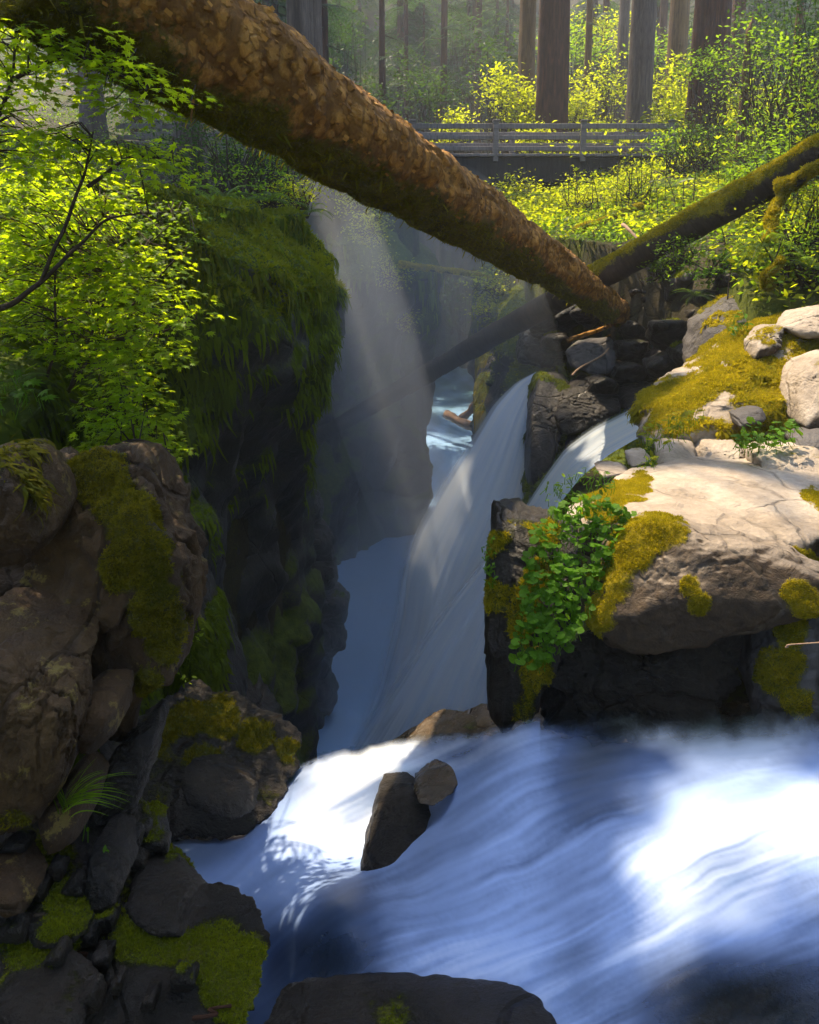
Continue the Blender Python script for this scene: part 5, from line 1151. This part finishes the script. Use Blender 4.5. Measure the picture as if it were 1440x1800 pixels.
# low plants over the right bank and under the bridge
def cover(name, n, xr, yr, mat, size, label, seed, keep=None, leaf='quad', hgt=(.03, .4)):
    rg = np.random.default_rng(seed); x = rg.uniform(*xr, n*3); y = rg.uniform(*yr, n*3)
    ok = (x-CR(y) > -.1) & (fbm(np.c_[x, y, x*0]*.8, 3, seed) > -.35); x, y = x[ok][:n], y[ok][:n]
    z = np.interp(0, [0], [0]) + bank_z(x, y)+.35*fbm(np.c_[x, y, x*0]*.35, 4, 3)
    hh = rg.uniform(*hgt, len(x))*(1+.8*fbm(np.c_[x, y, x*0]*1.1, 2, seed+1)); pos = np.c_[x, y, z+hh]
    nr = np.tile([0, 0, 1.], (len(x), 1))+rg.normal(size=(len(x), 3))*.5
    V, F_, kk = leaves(leaf, pos, nr, size*rg.uniform(.5, 1.3, len(x)), rg)
    tn = np.repeat(np.clip(.5+.5*fbm(pos*.8, 3, seed+2)+rg.normal(size=len(x))*.15, 0, 1), kk)
    o = obj(name, V, F_, mat, base=np.zeros(3), smooth=False, attrs={'tint': tn}); tag(o, label, None, kind='stuff')
cover('ground_cover', 34000, (2, 13), (9, 26), 'leaf_yellow', .12, 'carpet of low sunlit plants on the right bank', 51)
cover('ground_cover', 22000, (2, 14), (9, 26), 'leaf_green', .12, 'darker low leaves mixed into the plants on the right bank', 52, hgt=(.0, .3))
cover('undergrowth', 26000, (2, 26), (26, 60), 'leaf_yellow', .24, 'sunlit undergrowth on the forest floor behind the bridge', 53, hgt=(.1, 1.6))
def coverl(n, seed):
    rg = np.random.default_rng(seed); x = rg.uniform(-13, 1, n*3); y = rg.uniform(8, 30, n*3); ok = (x < CL(y)+.5); x, y = x[ok][:n], y[ok][:n]
    z = bank_z(x, y)+.35*fbm(np.c_[x, y, x*0]*.35, 4, 3)+.3; pos = np.c_[x, y, z+rg.uniform(0, .5, len(x))]
    V, F_, kk = leaves('quad', pos, np.tile([0, 0, 1.], (len(x), 1))+rg.normal(size=(len(x), 3))*.5, .08*rg.uniform(.5, 1.3, len(x)), rg)
    o = obj('undergrowth', V, F_, 'leaf_green', base=np.zeros(3), smooth=False, attrs={'tint': np.repeat(rg.random(len(x)), kk)}); tag(o, 'low green plants on the left bank above the slot', None, kind='stuff')
coverl(12000, 54)

# ------------------------------------------------------------------ vine maples on the left
def sunuv(p):
    a = norm(np.cross(SUN, [0, 0, 1.])); return np.stack([p @ a, p @ np.cross(a, SUN)], -1)
CLEAR = np.array([P(*q) for q in [(640, 1370, 4.4), (600, 1405, 4.2), (560, 1420, 4.1), (690, 1320, 4.5), (530, 1400, 4.2)]])
def maple(label, stems, clusters, seed, mat='leaf_maple', size=.062, per=30, base=None, name='vine_maple', leaf='maple', spread=.22):
    """stems: list of [(px, py, d), ...]; clusters: (px, py, d) sprays of level leaves"""
    rg = np.random.default_rng(seed); S = [np.array([P(*q) for q in s]) for s in stems]
    base = S[0][0] if base is None else base
    rt = empty(name, base); tag(rt, label, 'tree' if name == 'vine_maple' else 'shrub')
    st, pool = [], []
    for k, s in enumerate(S):
        t = np.linspace(0, len(s)-1, len(s)*6); pp = np.stack([np.interp(t, np.arange(len(s)), s[:, i]) for i in range(3)], -1)
        for _ in range(3): pp[1:-1] = (pp[:-2]+2*pp[1:-1]+pp[2:])/4
        pp += .012*np.stack([vnoise(pp*5+i*9, seed) for i in range(3)], -1)
        r0 = .022 if k == 0 else .013
        st.append(tube(pp, np.linspace(r0, .004, len(pp)), 7, False)); pool.append(pp)
    pool = np.concatenate(pool)
    C = np.array([P(*q) for q in clusters])
    if name == 'vine_maple': C = C[(np.linalg.norm(sunuv(C)[:, None]-sunuv(CLEAR)[None], axis=-1) > .45).all(1)]
    LV, LN, LS = [], [], []
    for c in C:
        dd = np.linalg.norm(pool-c, axis=1)+.3*np.maximum(pool[:, 2]-c[2], 0); b = pool[dd.argmin()]
        m = (b+c)/2+np.array([0, 0, .06])+rg.normal(size=3)*.03
        st.append(tube(np.array([b, m, c]), [.005, .004, .002], 4, False))
        n = int(per*rg.uniform(.6, 1.3)); a = rg.uniform(0, 6.28, n); q = spread*np.sqrt(rg.random(n))*rg.uniform(.7, 1.3)
        tilt = rg.normal(size=2)*.12; dx, dy = q*np.cos(a), q*np.sin(a)
        lv = c+np.c_[dx, dy, tilt[0]*dx+tilt[1]*dy-.35*q*q/spread+rg.normal(size=n)*.018]
        LV.append(lv); LN.append(np.tile([0, 0, 1.], (n, 1))+np.c_[dx, dy, 0*dx]*.9+rg.normal(size=(n, 3))*.28)
        LS.append(np.c_[dx, dy, 0*dx-.05])
    sv, sf = join(st); obj('branches', sv, sf, 'twig', rt, uv=np.c_[sv[:, 0], sv[:, 2]])
    LV, LN, LS = map(np.concatenate, (LV, LN, LS))
    T, TF = LEAF[leaf]; nn_ = norm(LN); sp = norm(LS+rg.normal(size=LS.shape)*.05); x = norm(sp-(sp*nn_).sum(1, keepdims=True)*nn_)
    V, F_ = inst(T, TF, LV, np.stack([x, np.cross(nn_, x), nn_], -1), size*rg.uniform(.4, 1.35, len(LV)))
    tn = np.repeat(np.clip(.5+.3*fbm(LV*2, 2, seed)+rg.normal(size=len(LV))*.2, 0, 1), len(T))
    obj('foliage', V, F_, mat, rt, attrs={'tint': tn}, smooth=False)
    return rt
def region(poly, n, d, rg, gap=()):
    poly = np.array(poly, float); out = []
    lo, hi = poly.min(0), poly.max(0)
    while len(out) < n:
        p = rg.uniform(lo, hi); x, y = p; ins = False; j = len(poly)-1
        for i in range(len(poly)):
            if (poly[i][1] > y) != (poly[j][1] > y) and x < (poly[j][0]-poly[i][0])*(y-poly[i][1])/(poly[j][1]-poly[i][1])+poly[i][0]: ins = not ins
            j = i
        if ins and not any(((x-g[0])/g[2])**2+((y-g[1])/g[3])**2 < 1 for g in gap): out.append((x, y, rg.uniform(*d)))
    return out
rg = np.random.default_rng(71)
maple('vine maple with level sprays of glowing leaves across the left side', [
        [(-60, 830, 5.2), (40, 760, 5.2), (120, 690, 5.3), (175, 600, 5.4), (250, 520, 5.4), (330, 430, 5.5)],
        [(120, 690, 5.3), (170, 560, 5.4), (205, 470, 5.6), (300, 400, 5.8)], [(60, 740, 5.2), (100, 600, 5.0), (90, 480, 5.0), (180, 380, 5.0)],
        [(175, 600, 5.4), (270, 590, 5.3), (345, 560, 5.3)], [(110, 700, 5.2), (190, 730, 5.0), (270, 770, 4.9)]],
      region([(-40, 320), (120, 280), (190, 330), (250, 420), (345, 455), (350, 560), (300, 620), (215, 660), (110, 620), (-40, 560)], 260, (4.6, 6.3), rg) +
      region([(180, 640), (240, 660), (285, 740), (275, 800), (190, 790), (150, 700)], 46, (4.6, 5.4), rg), 72, per=36, size=.072)
maple('overhanging vine maple boughs in the top left corner', [
        [(-80, 560, 4.4), (10, 540, 4.4), (70, 500, 4.4), (130, 440, 4.45), (185, 385, 4.5), (260, 375, 4.5)],
        [(70, 500, 4.4), (150, 300, 4.4), (165, 230, 4.4)], [(-60, 330, 4.2), (20, 140, 4.2), (25, 30, 4.2)], [(150, 330, 4.4), (230, 270, 4.5), (330, 285, 4.6)], [(20, 140, 4.2), (120, 90, 4.3), (250, 150, 4.4), (350, 185, 4.5)]],
      region([(-40, -40), (120, -40), (170, 60), (250, 110), (370, 170), (350, 205), (230, 200), (160, 150), (60, 160), (-40, 230)], 90, (4.0, 4.9), rg) +
      region([(-40, 230), (60, 190), (120, 240), (230, 230), (330, 270), (320, 310), (230, 300), (140, 300), (-40, 330)], 50, (4.1, 4.9), rg, gap=[(170, 190, 60, 60)]), 73, per=26, spread=.2, size=.068)
maple('bright low maple sprig above the big mossy boulder', [[(120, 830, 4.6), (180, 790, 4.5), (240, 770, 4.4), (300, 790, 4.4)]], region([(170, 690), (290, 700), (300, 800), (180, 800)], 9, (4.3, 4.7), rg), 74, per=22, spread=.13, size=.045)
maple('dark maple sprays hanging against the mossy left bank', [[(-80, 420, 6.8), (60, 400, 6.8), (200, 380, 6.9), (330, 370, 7.2)]], region([(-40, 330), (260, 330), (370, 370), (330, 470), (100, 460), (-40, 480)], 70, (6.4, 7.6), rg), 75, per=26, mat='leaf_green')
maple('fern-green sprig on the steep moss slope beside the boulder', [[(300, 1130, 5.3), (325, 1118, 5.2), (352, 1108, 5.2)]], [(340, 1115, 5.2), (320, 1190, 5.2), (312, 935, 5.6), (305, 960, 5.6)], 76, per=16, spread=.07, size=.04, name='leafy_sprig', leaf='oval')
# broad-leaved plants by the left edge
def rosette(pts, label, mat, leaf, size, seed, name='leafy_plant', stem=.08, up=.9, cat='plant', spread=.3):
    rg = np.random.default_rng(seed); Q = np.array([P(*p) for p in pts]); rt = empty(name, Q.mean(0)-[0, 0, stem]); tag(rt, label, cat)
    n = len(Q); b = Q-np.c_[rg.normal(size=(n, 2))*stem*.4, np.full(n, stem)]
    sv, sf = join([tube(np.array([b[k], Q[k]]), [.003, .002], 4, False) for k in range(n)]); obj('stems', sv, sf, 'leaf_clover', rt, attrs={'tint': np.full(len(sv), .5)})['kind'] = 'stuff'
    nr = np.array([0, -.25, up])+rg.normal(size=(n, 3))*spread; V, F_, kk = leaves(leaf, Q, nr, size*rg.uniform(.4, 1.35, n), rg)
    obj('foliage', V, F_, mat, rt, attrs={'tint': np.repeat(rg.random(n), kk)}, smooth=False)['kind'] = 'stuff'
rosette([(x, y, d) for x, y, d in region([(-30, 640), (90, 640), (100, 700), (40, 730), (-30, 720)], 26, (4.2, 4.6), rg)], 'broad green leaves at the left edge under the maple', 'leaf_clover', 'maple', .10, 81)
# leafy plants on the wedge rock and the pale boulder
def wedge_d(x, y): return np.interp(y, [900, 1000, 1130, 1250], [4.78, 4.5, 4.2, 4.12])-.05
pl = [(x, y, wedge_d(x, y)-rg.uniform(0, .1)) for x, y, _ in region([(960, 905), (1030, 860), (1110, 900), (1090, 960), (1050, 1020), (1030, 1090), (1000, 1130), (950, 1170), (905, 1170), (915, 1070), (930, 960)], 620, (1, 2), rg)]
rosette(pl, 'mat of small round-leaved plants on the mossy wedge rock', 'leaf_clover', 'round', .056, 82, stem=.05)
rosette([(x, y, 4.9) for x, y, _ in region([(960, 850), (1040, 815), (1090, 850), (1050, 905), (960, 905)], 110, (1, 2), rg)], 'leafy clump spilling over the tip of the pale boulder', 'leaf_green', 'oval', .05, 83, stem=.05)
rosette([(x, y, d) for x, y, d in region([(1290, 765), (1330, 740), (1400, 735), (1410, 765), (1350, 790), (1290, 790)], 90, (6.2, 6.5), rg)], 'round-leaved plant in the golden moss near the bare stone', 'leaf_clover', 'round', .065, 84)
rosette([(x, y, d) for x, y, d in region([(1125, 750), (1210, 715), (1240, 720), (1190, 770), (1140, 800)], 80, (6.5, 6.9), rg)], 'bright leaves at the edge of the second stream', 'leaf_yellow', 'oval', .07, 85)
rosette([(x, y, d) for x, y, d in region([(1275, 560), (1310, 540), (1320, 580), (1290, 600)], 40, (9.0, 9.2), rg)], 'leafy sprig in front of the moss curtains', 'leaf_clover', 'oval', .07, 86)
rosette([(x, y, d) for x, y, d in region([(845, 960), (870, 940), (872, 1020), (852, 1040)], 40, (4.6, 4.65), rg)], 'tiny leaves on the left edge of the wedge rock', 'leaf_clover', 'oval', .03, 87, stem=.03)
rosette([(x, y, d) for x, y, d in region([(1130, 805), (1160, 800), (1150, 830), (1120, 830)], 30, (6.2, 6.4), rg)], 'little plant beside the small brown stone', 'leaf_yellow', 'oval', .05, 88)
rosette([(185, 1485, 2.9), (192, 1495, 2.9), (180, 1498, 2.9), (150, 1450, 2.95), (155, 1462, 2.95)], 'two small green leaves below the grass tuft', 'leaf_clover', 'oval', .035, 89)
# grass tuft
def grass(px, py, d, n, L, label, seed):
    rg = np.random.default_rng(seed); c = P(px, py, d); rt = empty('grass_tuft', c); tag(rt, label, 'grass'); Vs, Fs_ = [], []
    for k in range(n):
        a = rg.uniform(-.9, .9); ln = L*rg.uniform(.5, 1.1); b = c+rg.normal(size=3)*.012; t = np.linspace(0, 1, 8)
        ax = rg.uniform(.3, 1.0)*(1 if rg.random() < .75 else -.4)
        p = b+np.c_[ax*ln*t**1.3, a*.3*ln*t, ln*(1.05*t-.85*t*t*abs(ax))]; w = .0032*(1-t**2)+.0004; s = np.array([.3, .5, .8])*1.0
        i = len(Vs)*16; Vs.append(np.stack([p-s*w[:, None], p+s*w[:, None]], 1).reshape(-1, 3)); Fs_.append(np.array([[i+2*j, i+2*j+1, i+2*j+3, i+2*j+2] for j in range(7)]))
    obj('blades', np.concatenate(Vs), np.concatenate(Fs_), 'leaf_green', rt, attrs={'tint': np.repeat(rg.random(n), 16)})
grass(112, 1432, 2.85, 46, .34, 'tuft of arching green grass on the left rocks', 91)
grass(205, 1300, 5.2, 18, .3, 'thin grass wisp behind the wet slab', 92)
# ------------------------------------------------------------------ conifers added up-sun: crowns shaped cell by cell for the shade and sunbeams
U1 = norm(np.cross(SUN, [0, 0, 1.])); U2 = np.cross(U1, SUN)
def suv(p): p = np.asarray(p); return np.stack([p @ U1, p @ U2], -1)
LIT = [(775, 880, 13, .5), (752, 945, 12.8, .45),                                          # far fall
       (1245, 1500, 2.87, .26), (1200, 1450, 3.05, .15), (1435, 1420, 2.97, .28), (1310, 1590, 2.73, .2), (1130, 1630, 2.68, .15), (1150, 1620, 2.6, .10),   # river
       (640, 1370, 4.6, .16), (600, 1405, 4.5, .14), (690, 1320, 4.8, .16),
       (1090, 860, 5.5, .35), (1200, 880, 5.2, .45), (1300, 860, 5.6, .5), (1400, 900, 5.2, .5), (1240, 960, 4.4, .3), (1350, 985, 4.3, .3), (1450, 960, 4.6, .4), (1120, 950, 4.5, .25), (1040, 1040, 4.3, .15),
       (1230, 800, 6.7, .45), (1330, 780, 6.6, .5), (1430, 760, 6.7, .5), (1250, 720, 7.4, .5), (1330, 660, 7.8, .6), (1420, 600, 8.2, .7), (1290, 600, 9.2, .5), (1350, 540, 9.8, .6), (1180, 760, 6.9, .3),
       (965, 960, 4.7, .16), (935, 1090, 4.4, .14), (868, 1000, 4.75, .10), (1385, 1080, 4.0, .14), (1380, 1220, 3.95, .12), (1000, 1000, 4.5, .2), (960, 1060, 4.35, .15),
       (845, 640, 17.2, .2), (842, 720, 16.6, .1), (950, 760, 12.4, .16), (1020, 560, 13.5, .22), (545, 400, 13.6, .1), (790, 740, 36, 1.0), (655, 400, 21.5, .15), (690, 500, 23, .1), (520, 335, 14, .3)]
for x in range(380, 1120, 46):
    t = (x-40)/(1118-40.0); d = 1/(1/4.15+(1/15.2-1/4.15)*t); y = -130+698*t
    LIT.append((x, y-.0, d, -.1))
for (px, py) in [(40, 380), (140, 350), (220, 440), (300, 500), (330, 560), (60, 480), (150, 520), (240, 600), (230, 700), (250, 780), (30, 560), (300, 430), (30, 60), (90, 140), (20, 220), (330, 185), (250, 280)]:
    for d in ((4.4, 5.2, 6.0) if px < 250 else (5.2, 6.0)):
        if not (px > 320 and py < 200): LIT.append((px, py, d, .45))
for px in range(840, 1460, 45):
    for d in np.arange(10, 26, .8):
        x = (px-720)/F_PX*d; z = float(bank_z(np.array([max(x, .7)]), np.array([d]))[0])+.3
        if x > 2.2 and (px*7+int(d*10)) % 5: LIT.append((px, float(to_px(np.array([x, d, z]))[1]), d, .5))
for px in range(760, 1420, 50):
    for py in (120, 200, 260):
        for d in (27, 29, 31, 34): LIT.append((px, py, d, .9))
LITUV = suv(np.array([P(*q[:3]) for q in LIT])); LITR = np.array([q[3] for q in LIT]); LITM = np.array([.36 if 12 < q[2] < 14 and q[0] < 850 else .5 if q[2] > 4.7 else (.22 if q[1] > 1260 else .36) for q in LIT])
W1 = norm(np.array([SUN[0], SUN[1], 0])); CT = []
for u, w, th in [(5.9, 17, 34), (.2, 15, 30), (10.2, 20, 38), (0, 22, 36), (5.9, 26, 42), (10.4, 30, 40), (13.5, 26, 40), (-3, 14, 30), (-4, 22, 40), (15.5, 29, 42)]:
    p = U1*u+W1*w; CT.append((float(p[0]), float(p[1]), th))
CTL = ['shade conifer added on the left bank nearest the maple', 'shade conifer added beyond the moss mound', 'shade conifer added near the left end of the bridge', 'shade conifer added deep behind the maple', 'shade conifer added behind the left bank thicket',
       'shade conifer added just past the bridge on the left', 'shade conifer added past the bridge above the gorge', 'shade conifer added at the far left of the bank', 'outermost shade conifer added on the left', 'shade conifer added close beside the maple']
def shade_canopy():
    rg = np.random.default_rng(8); step = .5
    # what must be able to fall in shade: everything from the camera's bank to the bridge
    pts = np.array([P(x, y, d) for x in range(-60, 1510, 110) for y, d in ((1800, 2.3), (1500, 3), (1300, 4.5), (1100, 6), (1300, 12), (1000, 13), (700, 13), (900, 20), (600, 18), (450, 14))])
    uv = suv(pts); lo, hi = uv.min(0)-1, uv.max(0)+1
    cells = {k: [] for k in range(len(CT))}
    for u in np.arange(lo[0], hi[0], step):
        for v in np.arange(lo[1], hi[1], step):
            q = np.array([u, v])+rg.uniform(-.15, .15, 2)
            if (np.linalg.norm(LITUV-q, axis=1) < LITR+LITM).any(): continue  # crown left open so the sun reaches a chosen lit spot
            b = U1*q[0]+U2*q[1]; opt = []
            for k, (tx, ty, th) in enumerate(CT):
                gzt = float(bank_z(np.array([tx]), np.array([ty]))[0])
                for t in np.arange(-20, 60, 1.3):
                    p = b+SUN*t; h = (p[2]-gzt)/th
                    if not .24 < h < .98: continue
                    R = 6.2*(1-.6*h)
                    if math.hypot(p[0]-tx, p[1]-ty) > R: continue
                    fx, fy, f = to_px(p)
                    if f > 0 and -120 < fx < 1560 and fy > -160: continue
                    opt.append((k, p))
            if opt:
                for j in rg.choice(len(opt), min(2, len(opt)), replace=False): cells[opt[j][0]].append(opt[j][1])
    tot = 0
    for k, (tx, ty, th) in enumerate(CT):
        gzt = float(bank_z(np.array([tx]), np.array([ty]))[0])
        rt = empty('shade_conifer', (tx, ty, gzt)); tag(rt, CTL[k], 'tree', 'conifers added on the left bank for shade')
        V, Fs, uv_ = trunk_mesh(tx, ty, gzt, th, .34, 400+k); obj('trunk', V, Fs, 'bark_grey', rt, uv=uv_, attrs={'moss': 0*V[:, 0]})
        c = np.array(cells[k]); tot += len(c)
        if not len(c): continue
        m = 9; n = len(c)*m
        az = rg.uniform(0, 2*math.pi, n); pos = np.repeat(c, m, 0)+rg.normal(size=(n, 3))*.2
        L = rg.uniform(.45, .8, n); off = np.c_[np.cos(az), np.sin(az), 0*az]*L[:, None]*.45
        a, Fa = inst(CLUMP[0], CLUMP[1], pos-off, np.stack([np.c_[np.cos(az), np.sin(az), 0*az], np.c_[-np.sin(az), np.cos(az), 0*az], np.tile([0, 0, 1.], (n, 1))], -1), L)
        obj('crown', a, Fa, 'needles', rt, attrs={'tint': np.repeat(rg.random(n), len(CLUMP[0]))}, smooth=False)
        st = [tube(np.array([[tx, ty, p[2]+.4], (np.array([tx, ty, p[2]+.3])+p)/2, p]), [.05, .03, .01], 3, False) for p in c[::3]]
        sv, sf = join(st); obj('branches', sv, sf, 'twig', rt, uv=sv[:, :2])
    return tot
def clump():
    rg = np.random.default_rng(3); V, Fc = [], []
    for k in range(7):
        a = (k/6-.5)*2.4; L = rg.uniform(.6, 1); d = np.array([math.cos(a), math.sin(a), rg.uniform(-.4, .1)])*L; s = np.array([-math.sin(a), math.cos(a), 0])*.17
        i = len(V); V += [np.zeros(3), d*.5+s, d, d*.5-s]; Fc.append([i, i+1, i+2, i+3])
    return np.array(V), np.array(Fc)
CLUMP = clump()
shade_canopy()
# unseen conifers added round the viewpoint to dim the sky light
rg = np.random.default_rng(12)
for k, (x, y, h) in enumerate([(-10, -9, 34), (9, -9, 34), (12.5, -3, 34), (13.5, 5, 34), (-14, -3, 36)]):
    z0 = float(bank_z(np.array([x]), np.array([y]))[0]); rt = empty('shade_conifer', (x, y, z0)); tag(rt, 'unseen tall conifer added around the viewpoint to dim the sky light', 'tree', 'unseen conifers added around the viewpoint')
    V, Fs, uv_ = trunk_mesh(x, y, z0, h, .45, 500+k); obj('trunk', V, Fs, 'bark_brown', rt, uv=uv_, attrs={'moss': 0*V[:, 0]})
    n = 1500; t = rg.uniform(.04, 1, n)**1.15; a = rg.uniform(0, 6.28, n); R = 4.6*(1-.8*t)*np.sqrt(rg.uniform(.1, 1, n))
    pos = np.c_[x+R*np.cos(a), y+R*np.sin(a), z0+1+t*h]; az = a+rg.normal(size=n)*.5
    fr = np.stack([np.c_[np.cos(az), np.sin(az), 0*az-.3], np.c_[-np.sin(az), np.cos(az), 0*az], np.tile([.25, 0, 1.], (n, 1))], -1)
    V, Fc = inst(CLUMP[0]*np.array([1, 1.3, 1]), CLUMP[1], pos, fr, rg.uniform(1.1, 2.0, n)); obj('crown', V, Fc, 'needles', rt, attrs={'tint': np.repeat(rg.random(n), len(CLUMP[0]))}, smooth=False)

# ------------------------------------------------------------------ air: spray in the slot, mist added along the sunbeam, thin haze over all
def blob(name, c, r, mat, label, seed, rot=0):
    D, Fc = ICO[4]; k = 1+.18*fbm(D*1.6+seed, 3, seed); V = D*k[:, None]*np.asarray(r)
    if rot: V = V*np.array([np.sign(np.linalg.det(np.stack([U1, U2, SUN]))), 1, 1]) @ np.stack([U1, U2, SUN])          # long axis up-sun
    o = obj(name, V+np.asarray(c), Fc, mat, base=np.asarray(c)); tag(o, label, None, kind='stuff'); return o
vol_mat('spray', .024, (.86, .92, 1.0), .3); vol_mat('spray_thick', .08, (.80, .91, 1.0), .2)
blob('mist', (.3, 15.5, -4.5), (2.9, 6.0, 6.6), 'spray', 'thin spray filling the slot', 1)
vol_mat('beam_mist', .13, (.90, .94, 1.0), .3)
blob('mist', P(655, 640, 13.9), (1.0, 1.0, 4.6), 'beam_mist', 'mist added along the sunbeam to make it show over the slot', 3, 1)  # extra mist shaped along the sun direction so the beam shows
blob('mist', (.2, 14.0, -7.6), (2.4, 4.0, 3.0), 'spray_thick', 'thick spray at the foot of the falls', 2)
vol_mat('haze_air', .0014, (.93, .96, 1.0), .25)
V, F_ = box((0, 100, 112), (330, 330, 250)); hz = obj('haze', V, F_, 'haze_air', smooth=False); tag(hz, 'thin forest haze', None, kind='stuff')
